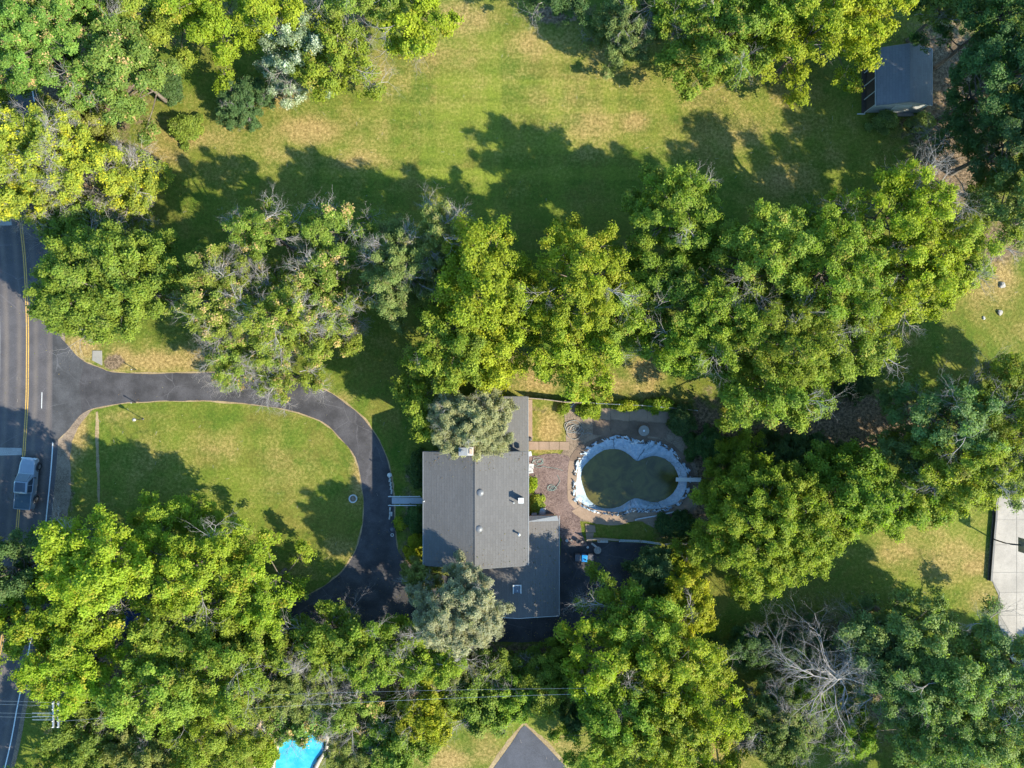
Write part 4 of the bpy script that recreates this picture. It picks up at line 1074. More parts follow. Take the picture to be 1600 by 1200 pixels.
# step down pieces against the back wall by the gravel
x, y, _ = P(846, 800, 1.0)
ac = thing('air_conditioner', 'square grey air conditioner by the back wall at the gravel', 'air conditioner', P(846.5, 797.5, 0))
MB().box((0, 0, .42), (.82, .82, .78)).build('casing', M['gutter'], ac, bevel=.02); MB().lathe([(.34, .815), (.34, .83), (.06, .84)], k=18).build('fan_grille', M['galv'], ac)
for i in range(7): MB().box((-.3 + i * .1, 0, .85), (.02, .7, .01)).build('grille_bar', M['gutter'], ac)
for i in range(6): MB().box((.415, 0, .15 + i * .11), (.01, .7, .05)).build('louvre', M['darkmetal'], ac)
mt = thing('utility_box', 'small grey utility box against the garage roof end', 'utility box', P(834, 801, 0))
MB().box((0, 0, .6), (.55, .35, 1.2)).build('box', M['galv'], mt, bevel=.02); MB().box((0, .0, 1.23), (.62, .42, .05)).build('lid', M['gutter'], mt)

# front walkway with low white rails
MB().poly(G([(612.5,777),(660,777.5),(660,787),(612.5,787)]), 0, .10).build('front_walkway', M['walk'], kind='structure')
for nm, y, lab in (('a', 774.8, 'white low rail on the lawn side of the front walkway'), ('b', 788.6, 'white low rail on the side of the front walkway nearest the urn')):
    ra = thing('walkway_rail', lab, 'rail', P(634, y, 0), 0, 'white rails beside the front walkway')
    MB().box((-.1, 0, .50), (3.7, .09, .06)).build('top_rail', M['trim'], ra)
    for k in range(4): MB().box((-1.8 + k * 1.13, 0, .24), (.08, .07, .46)).build('post', M['trim'], ra)
es = MB().box((0, 0, .07), (.20, .46, .14)).mesh('edging_stone', M['stone'])
ES = [(608.5,744),(609.2,750),(610.5,756),(611,762),(612,768),(609.5,795),(609.5,801.5),(608.8,808),(612,803)]
for i, (x, y) in enumerate(ES):
    o = link('edging_stone', es, None, None, P(x, y, 0)); o.rotation_euler = (rr.uniform(-.05, .05), 0, rr.uniform(-.12, .12) - .1); o.scale = (rr.uniform(.8, 1.1), rr.uniform(.7, 1.1), 1)
    tag(o, ['edging stone next to the round white light','second edging stone below the round white light','third edging stone below the round white light','middle edging stone above the front walkway','edging stone just above the front walkway rail','edging stone just below the front walkway','second edging stone below the front walkway','edging stone nearest the dark urn','edging stone set back from the row above the urn'][i], 'edging stone', 'pale edging stones along the driveway')
o = link('post_light', MB().lathe([(.16, 0), (.16, .3), (.26, .34), (.26, .5), (.1, .6)], k=14).mesh('post_light', M['siding']), None, None, P(609, 742, .3)); o.location.z = 0
tag(o, 'round white stub light at the head of the edging stone row', 'lamp')
# planter ring on the circular lawn
pl = thing('planter', 'white ring planter with dark plant on the circular lawn', 'planter', P(552.5, 778.5, 0))
MB().lathe([(.38, 0), (.46, .05), (.48, .42), (.40, .42), (.36, .30)], k=26).build('bowl', M['siding'], pl)
MB().lathe([(.36, .28), (.34, .33), (.05, .36)], k=16).build('soil', M['dirt'], pl)
ur = thing('garden_urn', 'dark round urn with pale feet at the driveway edge by yellow flowers', 'urn', P(613.5, 826, 0))
MB().lathe([(.24, 0), (.20, .1), (.34, .42), (.38, .60), (.30, .60), (.27, .50)], k=20).build('bowl', M['darkmetal'], ur); MB().lathe([(.27, .45), (.2, .55), (.02, .6)], k=12).build('plant', M['bingrey'], ur)
wp = thing('flower_pot', 'small white pot just below the dark urn', 'pot', P(613.5, 835, 0)); MB().lathe([(.13, 0), (.20, .34), (.16, .34), (.14, .25)], k=14).build('pot', M['siding'], wp); MB().lathe([(.14, .24), (.05, .30)], k=10).build('soil', M['dirt'], wp)

# ------------------------------------------------------------------ shed
shed = thing('shed', 'white garden shed with blue grey shingle roof and open posts on one side', 'shed')
sx0, sx1 = P(1369, 100, 2.6)[0], P(1456.5, 100, 2.6)[0]; sy1 = P(0, 75.6, 2.6)[1]; sy0 = P(0, 164.5, 2.6)[1]
gable(shed, sx0, sx1, sy0, sy1, 2.6, 3.75, M['roof_s'], M['siding'], over=.18, west=plain('bay_shade_boards', (.050, .036, .030), .9), gut='siding')  # west wall coloured dark to stand for the shade in the open bay
for i in range(5):
    y = sy0 + .12 + i * (sy1 - sy0 - .24) / 4
    MB().tube([(sx0 - .03, y, 2.5), (sx0 - .06, y, .05)], .06, 6).build('post', M['siding'], shed)
MB().box((sx0 - .45, sy0 - .02, .08), (.9, .10, .10)).build('sill_beam', M['siding'], shed)
MB().box((sx0 - .12, (sy0 + sy1) / 2, .04), (.5, sy1 - sy0 - .1, .08)).build('floor_deck', plain('bay_shade_boards', (.05, .036, .03)), shed)  # deck takes the same painted bay shade
dd = MB().box((44.2, sy0 + .155, 1.05), (1.9, .05, 2.0)).build('door', M['trim'], shed); MB().box((44.9, sy0 + .11, 1.0), (.06, .05, .18)).build('handle', M['darkmetal'], dd)
MB().poly(G([(1400,174),(1425,174),(1427,182),(1402,182)]), 0, .12).build('doorstep', M['slab'], shed)

# ------------------------------------------------------------------ vehicles
def loft(mb, secs, cap=True):
    """secs: list of (y, half width at bottom, half width at top, z0, z1) along the car, chamfered section"""
    rings = []; b = len(mb.v)
    for (y, wb, wt, z0, z1) in secs:
        h = z1 - z0; c = min(.10, h * .35)
        rings.append([(-wb * .92, y, z0), (-wb, y, z0 + c), (-wb * .5 - wt * .5, y, z0 + h * .6), (-wt, y, z1 - c * .5), (-wt + c * 1.1, y, z1), (0, y, z1 + .02),
                      (wt - c * 1.1, y, z1), (wt, y, z1 - c * .5), (wb * .5 + wt * .5, y, z0 + h * .6), (wb, y, z0 + c), (wb * .92, y, z0)])
    k = 11
    for r in rings: mb.v += [tuple(p) for p in r]
    for i in range(len(rings) - 1):
        for j in range(k):
            mb.f.append((b + i * k + j, b + (i + 1) * k + j, b + (i + 1) * k + (j + 1) % k, b + i * k + (j + 1) % k))
    if cap: mb.f += [tuple(b + j for j in range(k)), tuple(b + (len(rings) - 1) * k + j for j in reversed(range(k)))]
    return mb
def wheel(root, x, y, r, w):
    s_ = 1 if x > 0 else -1; mb = MB(); k = 22; prof = [(r * .62, -w / 2), (r * .93, -w / 2), (r, -w * .3), (r, w * .3), (r * .93, w / 2), (r * .62, w / 2)]
    b = 0
    for (q, z) in prof:
        for j in range(k):
            t = 2 * math.pi * j / k; mb.v.append((x + z, y + q * math.cos(t), r + q * math.sin(t)))
    for i in range(len(prof)):
        for j in range(k): mb.f.append((i * k + j, i * k + (j + 1) % k, ((i + 1) % 6) * k + (j + 1) % k, ((i + 1) % 6) * k + j))
    o = mb.build('wheel', M['tyre'], root)
    rm = MB(); rm.tube([(x - s_ * w * .2, y, r), (x + s_ * w * .36, y, r)], r * .6, 18)
    q = rm.build('rim', M['rim'], o)
def glass_quad(root, pts, name='window', mat=None, parent=None):
    a, b, c, d = [Vector(p) for p in pts]; n = (b - a).cross(d - a).normalized() * .012
    return MB().add([tuple(p + n) for p in (a, b, c, d)] + [tuple(p - n) for p in (a, b, c, d)], [(0, 1, 2, 3), (7, 6, 5, 4), (0, 4, 5, 1), (1, 5, 6, 2), (2, 6, 7, 3), (3, 7, 4, 0)]).build(name, mat or M['glass'], root)
def pickup():
    x, y, _ = P(49.5, 753.5, 0)
    t = thing('pickup_truck', 'silver pickup truck with dark bed cover driving on the shaded road', 'pickup truck', (x, y, 0), math.radians(-5.5))
    mb = MB()
    loft(mb, [(-2.95, .90, .88, .52, 1.12), (-2.80, .98, .95, .40, 1.22), (-1.0, 1.0, .96, .38, 1.24), (-.95, 1.0, .96, .38, 1.20), (.95, 1.0, .95, .38, 1.16), (1.15, 1.0, .90, .38, 1.16), (2.2, .99, .84, .40, 1.12), (2.75, .95, .74, .42, 1.02), (2.98, .80, .62, .50, .86)])
    mb.build('body', M['silver'], t, smooth=False)
    mb = MB(); loft(mb, [(-1.02, .90, .74, 1.16, 1.80), (-.90, .90, .76, 1.16, 1.90), (.10, .90, .76, 1.16, 1.92), (.30, .90, .74, 1.16, 1.87), (1.18, .90, .84, 1.14, 1.20)])
    mb.build('cab', M['silver'], t)
    glass_quad(t, [(-.76, 1.14, 1.285), (.76, 1.14, 1.285), (.66, .36, 1.885), (-.66, .36, 1.885)], 'windshield')
    glass_quad(t, [(-.55, -.80, 1.950), (.55, -.80, 1.950), (.55, .22, 1.955), (-.55, .22, 1.955)], 'sunroof', M['glass'])
    glass_quad(t, [(.62, -1.04, 1.28), (-.62, -1.04, 1.28), (-.60, -.995, 1.78), (.60, -.995, 1.78)], 'rear_window')
    for s_ in (-1, 1):
        for y0_, y1_ in ((-.86, -.12), (-.02, .78)):
            tx = .79; topx1 = .30 if y1_ > .5 else y1_
            glass_quad(t, [(s_ * .925, y0_, 1.24), (s_ * .925, y1_, 1.24), (s_ * .81, topx1, 1.78), (s_ * .81, y0_, 1.78)], 'side_window')
            MB().box((s_ * 1.005, (y0_ + y1_) / 2 - .05, .82), (.02, y1_ - y0_ + .06, .66)).build('door', M['silver'], t)
        dm = MB().box((s_ * 1.16, .80, 1.28), (.24, .10, .17)).build('wing_mirror', M['dark'], t, bevel=.02)
        MB().box((s_ * .72, 2.86, .84), (.30, .12, .16)).build('headlight', M['lamp_clear'], t, bevel=.02)
        MB().box((s_ * .86, -2.95, 1.0), (.10, .08, .30)).build('tail_light', M['lamp_red'], t)
        for wy in (1.95, -1.80):
            wheel(t, s_ * .90, wy, .42, .30)
            ar = MB().tube([(s_ * 1.0, wy + .54 * math.cos(a), .42 + .54 * math.sin(a)) for a in [i * math.pi / 10 for i in range(11)]], .05, 5).build('wheel_arch', M['dark'], t)
    bc = MB().box((0, -1.98, 1.27), (1.76, 1.78, .05)).build('bed_cover', M['tonneau'], t, bevel=.02)
    for k in range(3): MB().box((0, -2.6 + k * .6, 1.30), (1.7, .03, .02)).build('cover_bow', M['tonneau'], bc)
    for s_ in (-1, 1): MB().box((s_ * .93, -1.98, 1.27), (.08, 1.86, .07)).build('bed_rail', M['silver'], t)
    MB().box((0, -2.92, 1.22), (1.8, .06, .10)).build('tailgate', M['silver'], t)
    MB().box((0, 3.0, .55), (1.5, .14, .24)).build('front_bumper', M['dark'], t, bevel=.03); MB().box((0, -3.02, .55), (1.7, .16, .2)).build('rear_bumper', M['gutter'], t, bevel=.03)
    MB().box((0, 2.95, .78), (1.0, .08, .2)).build('grille', M['dark'], t)
    for s_ in (-.42, .42): MB().tube([(s_, 1.35, 1.175), (s_ * .9, 2.7, 1.04)], .02, 4).build('hood_crease', M['silver'], t)
pickup()
def sedan(px, py, rz, mat, label):
    x, y, _ = P(px, py, .7)
    t = thing('car', label, 'car', (x, y, 0), rz)
    mb = MB(); loft(mb, [(-2.25, .72, .66, .40, .80), (-2.1, .86, .80, .28, .92), (-1.2, .90, .84, .25, .95), (1.0, .90, .84, .25, .90), (1.9, .87, .76, .27, .80), (2.2, .74, .62, .36, .66)])
    mb.build('body', mat, t)
    mb = MB(); loft(mb, [(-1.75, .78, .70, .88, .93), (-1.0, .78, .60, .88, 1.38), (.15, .78, .62, .88, 1.42), (1.05, .78, .72, .86, .91)]); mb.build('cabin', mat, t)
    glass_quad(t, [(-.62, 1.02, .955), (.62, 1.02, .955), (.52, .30, 1.40), (-.52, .30, 1.40)], 'windshield')
    glass_quad(t, [(.58, -1.68, .99), (-.58, -1.68, .99), (-.50, -1.08, 1.39), (.50, -1.08, 1.39)], 'rear_window')
    for s_ in (-1, 1):
        for y0_, y1_ in ((-1.0, -.25), (-.18, .55)): glass_quad(t, [(s_ * .80, y0_, .96), (s_ * .80, y1_, .96), (s_ * .665, y1_ - .2, 1.32), (s_ * .665, y0_, 1.32)], 'side_window')
        MB().box((s_ * 1.0, .68, .98), (.18, .10, .13)).build('wing_mirror', mat, t, bevel=.02)
        MB().box((s_ * .58, 2.14, .62), (.28, .12, .12)).build('headlight', M['lamp_clear'], t); MB().box((s_ * .62, -2.22, .72), (.26, .08, .14)).build('tail_light', M['lamp_red'], t)
        for wy in (1.38, -1.38): wheel(t, s_ * .80, wy, .33, .22)
    MB().box((0, 2.22, .42), (1.3, .1, .18)).build('front_bumper', mat, t, bevel=.03)
    return t
sedan(33, 216, math.radians(8), M['whitecar'], 'pale car on the road half hidden under the yellow tree')
sedan(204, 970, math.radians(80), M['bluecar'], 'dark blue car parked under the lime grove, glimpsed through the leaves')

# ------------------------------------------------------------------ bins and yard things
def bin_(px, py, body, lid, label):
    b = thing('wheelie_bin', label, 'bin', P(px, py, .55)[:2] + (.02,), rr.uniform(-.06, .06), 'wheeled bins on the garage paving')
    MB().box((0, 0, .50), (.54, .60, .92), taper=1.08).build('body', M[body], b, bevel=.02)
    l = MB().box((0, -.02, 1.0), (.64, .76, .07)).build('lid', M[lid], b, bevel=.02); MB().box((0, -.02, 1.05), (.40, .50, .03)).build('lid_panel', M[lid], l)
    MB().tube([(-.24, .42, .94), (.24, .42, .94)], .025, 6).build('handle', M['dark'], b)
    for s_ in (-1, 1): MB().tube([(s_ * .30, .30, .13), (s_ * .24, .30, .13)], .12, 12).build('wheel', M['tyre'], b)
bin_(902.5, 870, 'bingrey', 'bingrey', 'dark grey wheeled bin standing next to the garage side of the blue one')
bin_(912.8, 871, 'binblue', 'binblue', 'bright blue wheeled bin between two grey ones')
bin_(922.5, 870, 'bingrey', 'bingrey', 'dark grey wheeled bin on the far side of the blue one, by the tyre')
ty = thing('old_tyre', 'pale rimmed old tyre lying beside the wheeled bins', 'tyre', P(933.5, 859.5, .02)); ty.location.z = .02
MB().lathe([(.22, .02), (.38, 0), (.44, .10), (.38, .22), (.30, .22), (.22, .16)], k=24).build('tyre', M['greystone'], ty)
MB().lathe([(.21, .04), (.21, .10), (.06, .12)], k=16).build('hub', M['dark'], ty)
bx = thing('storage_box', 'long white storage box at the fence behind the wheeled bins', 'box', P(941, 843.5, 0))
MB().box((0, 0, .25), (1.15, .38, .46)).build('box', M['siding'], bx, bevel=.02); MB().box((.0, 0, .51), (1.2, .42, .05)).build('lid', M['stone'], bx, bevel=.01); MB().box((-.42, 0, .55), (.26, .26, .04)).build('handle_plate', M['wood'], bx)
sh = thing('fallen_sign', 'small pale board lying slanted above the tyre', 'board', P(928.5, 852, .03), math.radians(-38)); MB().box((0, 0, .05), (.75, .22, .05)).build('panel', M['stone'], sh); MB().box((-.42, 0, .06), (.12, .08, .08)).build('stake', M['wood'], sh)
for px, py, r, m, lab in ((885.5, 844, .17, 'siding', 'white round pot against the fence by the garage corner'), (893, 844, .12, 'greystone', 'small grey pot between the white pot and the dark tub'), (903, 844.5, .26, 'darkmetal', 'dark round tub against the fence beyond the garage'), (910, 846.5, .12, 'tanbrick', 'small tan pot right of the dark tub'), (918, 854.5, .14, 'siding', 'little white bucket above the grey bin'),
                       (829, 712, .0, '', ''), (916, 646, .12, 'siding', 'small white pot on the dark soil near the patio end'), (913.5, 650.5, .10, 'siding', 'tiny white pot below the other one near the patio end')):
    if not r: continue
    q = thing('garden_pot', lab, 'pot', P(px, py, .02)); MB().lathe([(r * .7, 0), (r, r * 1.6), (r * .85, r * 1.6), (r * .8, r * 1.2)], k=16).build('pot', M[m], q); MB().lathe([(r * .8, r * 1.1), (r * .3, r * 1.2)], k=12).build('soil', M['dirt'], q)
def chair(px, py, rz, label):
    c = thing('garden_chair', label, 'chair', P(px, py, .06), rz, 'white chairs at the back wall')
    for k in range(5): MB().box((0, -.20 + k * .10, .42), (.50, .07, .025)).build('seat_slat', M['siding'], c)
    for k in range(4): MB().box((-.18 + k * .12, .27, .68), (.07, .03, .50)).build('back_slat', M['siding'], c)
    for sx in (-.24, .24):
        for sy in (-.22, .25): MB().box((sx, sy, .21), (.045, .045, .42)).build('leg', M['trim'], c)
        MB().box((sx, 0, .62), (.06, .52, .03)).build('armrest', M['siding'], c)
    MB().box((0, .27, .95), (.52, .04, .07)).build('top_rail', M['siding'], c)
chair(830.5, 727.5, 1.5, 'white slatted chair by the back wall nearer the tan path')
chair(829.5, 734.5, 1.7, 'white slatted chair by the back wall nearer the gravel')
fb = thing('white_fire_bowl', 'white ring bowl against the back wall on the gravel edge', 'bowl', P(825.5, 773, .03)); MB().lathe([(.15, 0), (.38, .28), (.42, .36), (.30, .36), (.12, .12)], k=22).build('bowl', M['siding'], fb); MB().box((.25, .2, .12), (.12, .12, .24)).build('foot', M['siding'], fb)
for px, py, lab in ((836, 772, 'terracotta pot with flowers beside the white ring bowl'), (826, 745, 'terracotta pot at the back wall below the white chairs')):
    q = thing('terracotta_pot', lab, 'pot', P(px, py, .03)); MB().lathe([(.13, 0), (.20, .28), (.16, .28), (.15, .22)], k=14).build('pot', M['blossom'], q); MB().lathe([(.15, .2), (.16, .34), (.05, .45)], k=9).build('plant', M['bingrey'], q)
gr = thing('grill', 'small dark grill by the house wall at the start of the tan path', 'grill', P(827, 685, .06), .4); MB().lathe([(.18, .5), (.28, .62), (.28, .72), (.12, .86)], k=16).build('bowl', M['dark'], gr)
for a in (0, 2.1, 4.2): MB().tube([(.05 * math.cos(a), .05 * math.sin(a), .55), (.28 * math.cos(a), .28 * math.sin(a), 0)], .02, 5).build('leg', M['darkmetal'], gr)
MB().tube([(.2, 0, .66), (.5, .1, .66)], .03, 6).build('handle', M['wood'], gr)
# hoses
def coil(px, py, n, r, mat, label, seed, z=.07, tail=None, rad=.032):
    r_ = random.Random(seed); pts = []
    for i in range(n * 14):
        t = i / 14 * 2 * math.pi; q = r * (.62 + .30 * math.sin(i * .171 + seed) + .18 * math.sin(i * .43 + 2 * seed)) * r_.uniform(.94, 1.06)
        pts.append((q * math.cos(t) + .3 * r * math.sin(i * .09 + seed), q * .75 * math.sin(t + .4 * math.sin(i * .2)) + .25 * r * math.sin(i * .061), z + .012 * (i // 14) + .01 * math.sin(i)))
    if tail: pts += [(a, b, z) for a, b in tail]
    o = MB().tube(smooth_path(pts, False, 2), rad, 5).build('garden_hose', M[mat]); o.location = P(px, py, 0); tag(o, label, 'hose')
coil(899, 672, 5, 1.15, 'palehose', 'pale tangled hose on the dark soil between lawn patch and pool', 3, .06, [(.9, -.5), (1.4, -.3), (1.9, -.45)])
coil(840, 722, 4, .75, 'copper', 'green tangled hose on the gravel near the white chairs', 5, .07, [(1.2, -.6), (2.0, -.7), (2.9, -.95)], .022)
coil(864, 764, 3, .55, 'copper', 'dark hose loop in the middle of the red gravel', 9, .07, [(.8, .9), (.5, 1.6)], .024)
# fences
def fence(pts, label, h, board=None, mesh=False, posts=2.4, name='fence'):
    g = [Vector((*p, 0)) for p in G(pts)]; c = g[0]; f = thing(name, label, 'fence', tuple(c))
    for i in range(len(g) - 1):
        a, b = g[i] - c, g[i + 1] - c; L = (b - a).length; n = max(1, round(L / posts)); d = (b - a).normalized(); rz = math.atan2(d.y, d.x)
        for k in range(n + (i == len(g) - 2)):
            p = a + (b - a) * k / n; MB().box((p.x, p.y, h / 2 + .05), (.09, .09, h + .1)).build('post', M['wood' if board else 'galv'], f)
        if board:
            m = max(1, int(L / .16)); me = MB().box((0, 0, h / 2), (.14, .022, h)).mesh('board', M[board])
            for k in range(m):
                p = a + d * (k + .5) * L / m; o = link('board', me, f); o.location = (p.x - d.y * .05, p.y + d.x * .05, rr.uniform(-.03, .02)); o.rotation_euler = (0, 0, rz)
            MB().tube([tuple(a + Vector((0, 0, h * .8))), tuple(b + Vector((0, 0, h * .8)))], .035, 4).build('rail', M['wood'], f)
        else:
            for zz in (h, h * .5, .1): MB().tube([tuple(a + Vector((0, 0, zz))), tuple(b + Vector((0, 0, zz)))], .026, 5).build('rail', M['galv'], f)
            wires = MB()
            for k in range(int(L / .3)):
                p = a + d * k * .3; wires.tube([(p.x, p.y, .1), (p.x, p.y, h)], .008, 3, False)
            wires.build('wire_infill', M['galv'], f, kind='stuff')
fence([(826,622),(850,624),(880,628),(930,630)], 'short pale fence run from the wing corner along the yard', 1.1, 'stone', name='picket_fence')
fence([(930,630),(1000,633),(1060,638),(1085,641)], 'thin wire fence behind the patio and vines', 1.2)
fence([(916,841.5),(940,841),(966,843)], 'short pale board fence behind the white storage box', .9, 'stone', name='board_fence')
fence([(966,843),(1000,844),(1030,848)], 'wire fence between the curved lawn and the garage paving', 1.0)
fence([(1038,850),(1060,848),(1086,850)], 'pale stone coloured fence run under the rounded tree', .7, 'siding', name='pale_fence')
fence([(992,811),(1020,806),(1062,797)], 'thin fence crossing beside the lower pool rim', .5)
pv = thing('lawn_edge_board', 'pale slanted board beside the hose near the yard fence', 'board', P(896, 632, .05), math.radians(48)); MB().box((0, 0, .05), (1.0, .12, .06)).build('plank', M['stone'], pv); MB().box((.45, 0, .10), (.12, .12, .05)).build('block', M['stone'], pv)
# lamp post and driveway markers
lp = thing('lamp_post', 'lone black lamp post with round head on the circular lawn', 'lamp post', P(223.5, 654.5, 0))
MB().tube([(0, 0, 0), (0, 0, 1.75)], .045, 8).build('pole', M['darkmetal'], lp); MB().lathe([(.10, 1.72), (.17, 1.80), (.17, 2.0), (.20, 2.02), (.05, 2.16)], k=12).build('lantern', M['gutter'], lp); MB().lathe([(.12, 0), (.10, .08), (.05, .12)], k=10).build('base', M['darkmetal'], lp)
for px, py, lab in ((213, 577.5, 'thin marker post on the dry verge above the driveway'), (212.5, 629, 'thin marker post at the lawn edge of the driveway near the lamp')):
    q = thing('marker_post', lab, 'post', P(px, py, 0)); MB().tube([(0, 0, 0), (0, 0, 1.0)], .05, 7).build('post', M['darkmetal'], q); MB().lathe([(.075, .98), (.075, 1.1), (.02, 1.14)], k=9).build('cap', M['gutter'], q)
# stones
def rock(px, py, s_, label, mat='greystone', seed=0, name='boulder'):
    r_ = np.random.default_rng(seed); import bmesh
    bm = bmesh.new(); bmesh.ops.create_icosphere(bm, subdivisions=2, radius=1)
    off = r_.normal(0, 1, 3)
    for v in bm.verts:
        c = v.co; v.co = c * (1 + .18 * math.sin(c.x * 3 + off[0]) + .14 * math.sin(c.y * 4 + off[1]) + .1 * math.sin(c.z * 5 + off[2])); v.co.z *= .55
    me = bpy.data.meshes.new(name); bm.to_mesh(me); bm.free(); me.materials.append(M[mat])
    o = link(name, me); o.location = P(px, py, 0)[:2] + (s_ * .15,); o.scale = (s_, s_ * r_.uniform(.7, 1), s_); o.rotation_euler = (0, 0, r_.uniform(0, 3)); tag(o, label, 'rock'); return o
rock(1565, 446, .38, 'grey stone on the dry patch of lawn nearer the shaded trees', seed=1); rock(1562, 489, .36, 'grey stone on the lawn below the first one', seed=2)
rock(1537, 497, .20, 'small pale stone in the lawn near the shadow edge', 'stone', 3); rock(1109, 947, .10, 'tiny white stone in the shaded far lawn', 'stone', 4)
for i, (x, y, s_) in enumerate(((408,1128,.5),(414,1138,.42),(404,1142,.48),(411,1152,.55),(402,1156,.4),(418,1160,.36),(424,1148,.42),(416,1126,.36),(428,1136,.4),(425,1168,.5),(408,1170,.4),(415,1180,.35))):
    o = rock(x, y, s_, ['topmost rock of the rockery by the blue pool, at the lawn edge','pale rock near the top of the rockery, nearest the blue pool','brownish rock at the lawn side of the upper rockery','pale rock in the middle of the rockery by the blue pool','brownish rock on the lawn side of the rockery middle','pale rock between the rockery middle and the pool coping','brown rock touching the upper pool coping','small pale rock just under the trees above the rockery','brown rock at the top right of the rockery by the pool','pale rock at the coping in the lower rockery','brownish rock on the lawn side of the lower rockery','pale rock lowest in the rockery by the blue pool'][i], 'stone' if i % 2 else 'tanbrick', 20 + i, 'rockery_stone'); o['group'] = 'rocks of the rockery by the blue pool'
MB().poly(rough_edge(G([(402,1122),(412,1112),(424,1118),(436,1138),(436,1160),(428,1200),(424,1240),(398,1240),(398,1160)]), .12, .3, 12), 0, .02).build('rockery_bed', M['stonefill'], kind='structure')
# blue pool of the neighbour
np_ = thing('neighbour_pool', 'bright blue swimming pool with pale coping under the bottom edge trees', 'swimming pool')
cN = (sum(p[0] for p in NPOOL) / len(NPOOL), sum(p[1] for p in NPOOL) / len(NPOOL)); NO = resample(NPOOL, 96, cN)
d_ = unit(NO - np.array(cN))
rings_ = [np.concatenate([NO + d_ * .5, np.full((96, 1), .0)], -1), np.concatenate([NO + d_ * .5, np.full((96, 1), .10)], -1), np.concatenate([NO, np.full((96, 1), .12)], -1), np.concatenate([NO, np.full((96, 1), -.5)], -1)]
j_ = np.arange(96); me = bpy.data.meshes.new('coping'); numpy_mesh(me, np.concatenate(rings_), np.concatenate([np.stack([k * 96 + j_, (k + 1) * 96 + j_, (k + 1) * 96 + (j_ + 1) % 96, k * 96 + (j_ + 1) % 96], -1)[:, ::-1] for k in range(3)])); link('coping', me, np_, M['court'])
MB().poly([tuple(p) for p in NO], -2.0, -.12).build('water', M['clear'], np_)
# basketball hoop and retaining wall at the court
rw = thing('retaining_wall', 'low dark timber wall along the edge of the concrete court', 'wall', P(1550, 850, 0))
wp_ = [(1554,793),(1553,812),(1551,832),(1549.5,852),(1548,872),(1546.5,892),(1545.5,907)]
for i in range(len(wp_) - 1):
    a = Vector(P(*wp_[i], 0)) - rw.location; b = Vector(P(*wp_[i + 1], 0)) - rw.location; dv = b - a; m_ = (a + b) / 2
    MB().box((m_.x, m_.y, .22), (dv.length - .03, .22, .44), math.atan2(dv.y, dv.x)).build('timber', M['wood'] if i == 99 else M['dark'], rw)
    MB().box((m_.x - .16, m_.y, .02), (dv.length, .12, .10), math.atan2(dv.y, dv.x)).build('gravel_strip', M['dirt'], rw)
hp = thing('basketball_hoop', 'basketball hoop on a black pole leaning over the concrete court', 'basketball hoop', P(1550.5, 842, 0))
MB().tube([(0, 0, 0), (0, 0, 2.2), (.25, 0, 2.8), (1.0, 0, 3.2)], .075, 8).build('pole', M['darkmetal'], hp)
MB().tube([(0, 0, 2.1), (.95, 0, 2.85)], .04, 6).build('brace', M['darkmetal'], hp)
MB().box((1.05, 0, 3.25), (.05, 1.6, 1.0)).build('backboard', mat_glass('backboard_glass', (.10, .11, .12)), hp)
MB().tube([(1.34 + .24 * math.cos(a), .24 * math.sin(a), 3.02) for a in [i * math.pi / 10 for i in range(21)]], .02, 6).build('rim', M['darkmetal'], hp)
net = MB()
for i in range(10):
    a = i * math.pi / 5; net.tube([(1.34 + .24 * math.cos(a), .24 * math.sin(a), 3.0), (1.34 + .13 * math.cos(a + .5), .13 * math.sin(a + .5), 2.6)], .008, 3, False)
net.build('net', M['siding'], hp, kind='stuff')
# utility poles and wires
def pole(px, py, H, label, arms, rz=0):
    x, y, _ = P(px, py, H); t = thing('utility_pole', label, 'utility pole', (x, y, 0), rz)
    MB().tube([(0, 0, 0), (0, 0, H)], .17, 10, r2=.12).build('pole', M['polewood'], t)
    for dx in arms:
        MB().box((dx, 0, H - .35), (.12, 2.7, .14)).build('crossarm', M['galv'], t)
        for k in (-1.2, -.6, .6, 1.2): MB().lathe([(.05, 0), (.07, .08), (.03, .18)], (dx, k, H - .28), 8).build('insulator', M['siding'], t)
    return t, (x, y)
p1, a1 = pole(84, 1119, 9.6, 'utility pole with two parallel crossarms at the road edge', (-.26, .26))
MB().tube([(-.45, -.25, 7.8), (-.45, -.25, 8.7)], .22, 12).build('transformer', M['galv'], p1)
for dy in (-.35, 0, .35): MB().tube([(-.3, dy - .3, 9.0), (-2.6, dy - .3, 9.0)], .03, 5).build('guy_arm', M['galv'], p1)
p2, a2 = pole(918, 1083, 10.0, 'utility pole with pale top standing at the lower grove', ())
MB().lathe([(.30, -.5), (.30, .15), (.10, .28)], (0, .25, 9.7), 14).build('transformer', M['siding'], p2)
def wire(a, b, sag, label, r=.009):
    pts = []
    for i in range(25):
        t = i / 24; pts.append((a[0] + (b[0] - a[0]) * t, a[1] + (b[1] - a[1]) * t, a[2] + (b[2] - a[2]) * t - sag * 4 * t * (1 - t)))
    o = MB().tube(pts, r, 5).build('power_line', M['galv']); tag(o, label, 'power line', 'overhead power lines')
wire((a1[0] + .3, a1[1] + 1.2, 9.5), (a2[0], a2[1] + .45, 9.9), .7, 'overhead wire of the pair between the two poles, farther from the neighbouring drive')
wire((a1[0] + .3, a1[1] - .6, 9.5), (a2[0], a2[1] - .15, 9.8), .8, 'overhead wire of the pair between the two poles, nearer the neighbouring drive', .012)
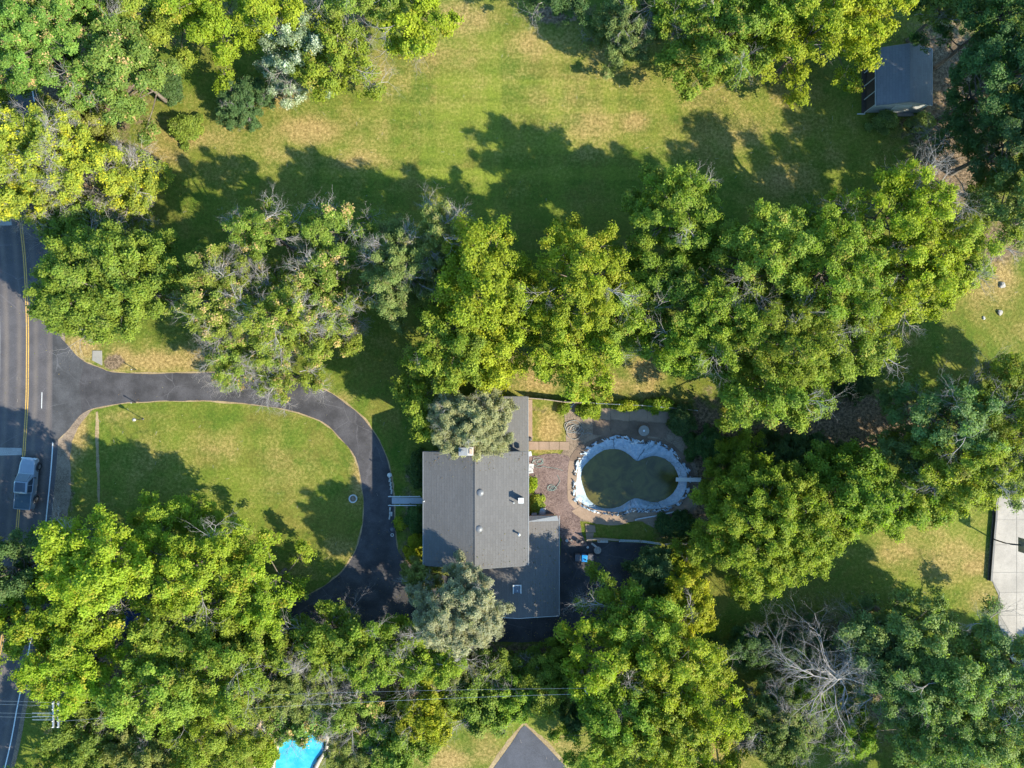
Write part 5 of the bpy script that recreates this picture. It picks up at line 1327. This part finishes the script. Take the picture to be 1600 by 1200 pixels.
for i, (dy, lab) in enumerate(((1.25, 'topmost wire crossing the road from the double crossarm'), (.9, 'second wire crossing the road from the double crossarm'), (-.1, 'third wire crossing the road beside the transformer'), (-.5, 'lowest wire crossing the road beside the transformer'))):
    wire((a1[0] - .3, a1[1] + dy, 9.3 if i < 2 else 9.0), (a1[0] - 32, a1[1] + dy + .4, 11), .9, lab)
# fallen leaves on the ground, thickest under the crowns
def litter():
    rng = np.random.default_rng(9); pts = []
    for (px, py, rx, ry, H, *_r) in TREES:
        if not (-40 < px < 1640 and -40 < py < 1240): continue
        k = S / (1 + .62 * H / (HC - .62 * H)); X, Y = (px - 800) * k, (600 - py) * k; m = 170
        pts.append(np.stack([X + rng.normal(-.6, rx * k * .75, m), Y + rng.normal(.3, ry * k * .75, m)], -1))
    pts.append(np.stack([rng.uniform(-59, 59, 3500), rng.uniform(-44, 44, 3500)], -1))
    A = np.concatenate(pts)
    A = A[~inside(A[:, 0], A[:, 1], pool_out) & ~((A[:, 0] > -9.8) & (A[:, 0] < 5.2) & (A[:, 1] < -.5) & (A[:, 1] > -25.5))]
    Rx = rng.uniform(-9.4, 1.6, 160); Ry = np.where(rng.random(160) < .5, -7.5 - np.abs(rng.normal(0, 1.0, 160)), -19.5 + np.abs(rng.normal(0, 1.6, 160)))
    Gx = rng.uniform(1.8, 4.9, 160); Gy = rng.uniform(-25, -16, 160)
    A = np.concatenate([A, np.stack([Rx, Ry], -1), np.stack([Gx, Gy], -1)])
    zz_ = np.concatenate([np.full(len(A) - 320, .045), 5.06 + 1.6 * (1 - np.abs(Rx + 3.94) / 5.66), np.array([zat(x) for x in Gx]) + .04])
    n = len(A); C = np.concatenate([A, zz_[:, None]], -1); N = unit(rng.normal(0, .25, (n, 3)) + np.array([0, 0, 1]))
    pal = np.array([(.20, .15, .07), (.14, .09, .045), (.22, .19, .07), (.10, .11, .035), (.17, .11, .06)])
    me = leaf_mesh('fallen_leaves', C, N, rng.uniform(.07, .14, n), pal[rng.integers(0, 5, n)] * rng.uniform(.7, 1.2, (n, 1)), rng)
    link('fallen_leaves', me, kind='stuff')['label'] = 'fallen leaves scattered over lawn and paving'
litter()
# stepping debris on the paving: fallen twigs on the lawn as real sticks
stk = MB()
for i in range(420):
    px, py = rr.uniform(20, 1590), rr.uniform(20, 1190); x, y, _ = P(px, py, 0); a = rr.uniform(0, 3.14); l = rr.uniform(.15, .5)
    stk.tube([(x, y, .03), (x + l * math.cos(a), y + l * math.sin(a), .05)], .012, 3, False)
stk.build('fallen_twigs', M['dead'], kind='stuff')['label'] = 'fallen twigs scattered over the lawns'

open('/tmp/tris','w').write(str(NTRI[0]))
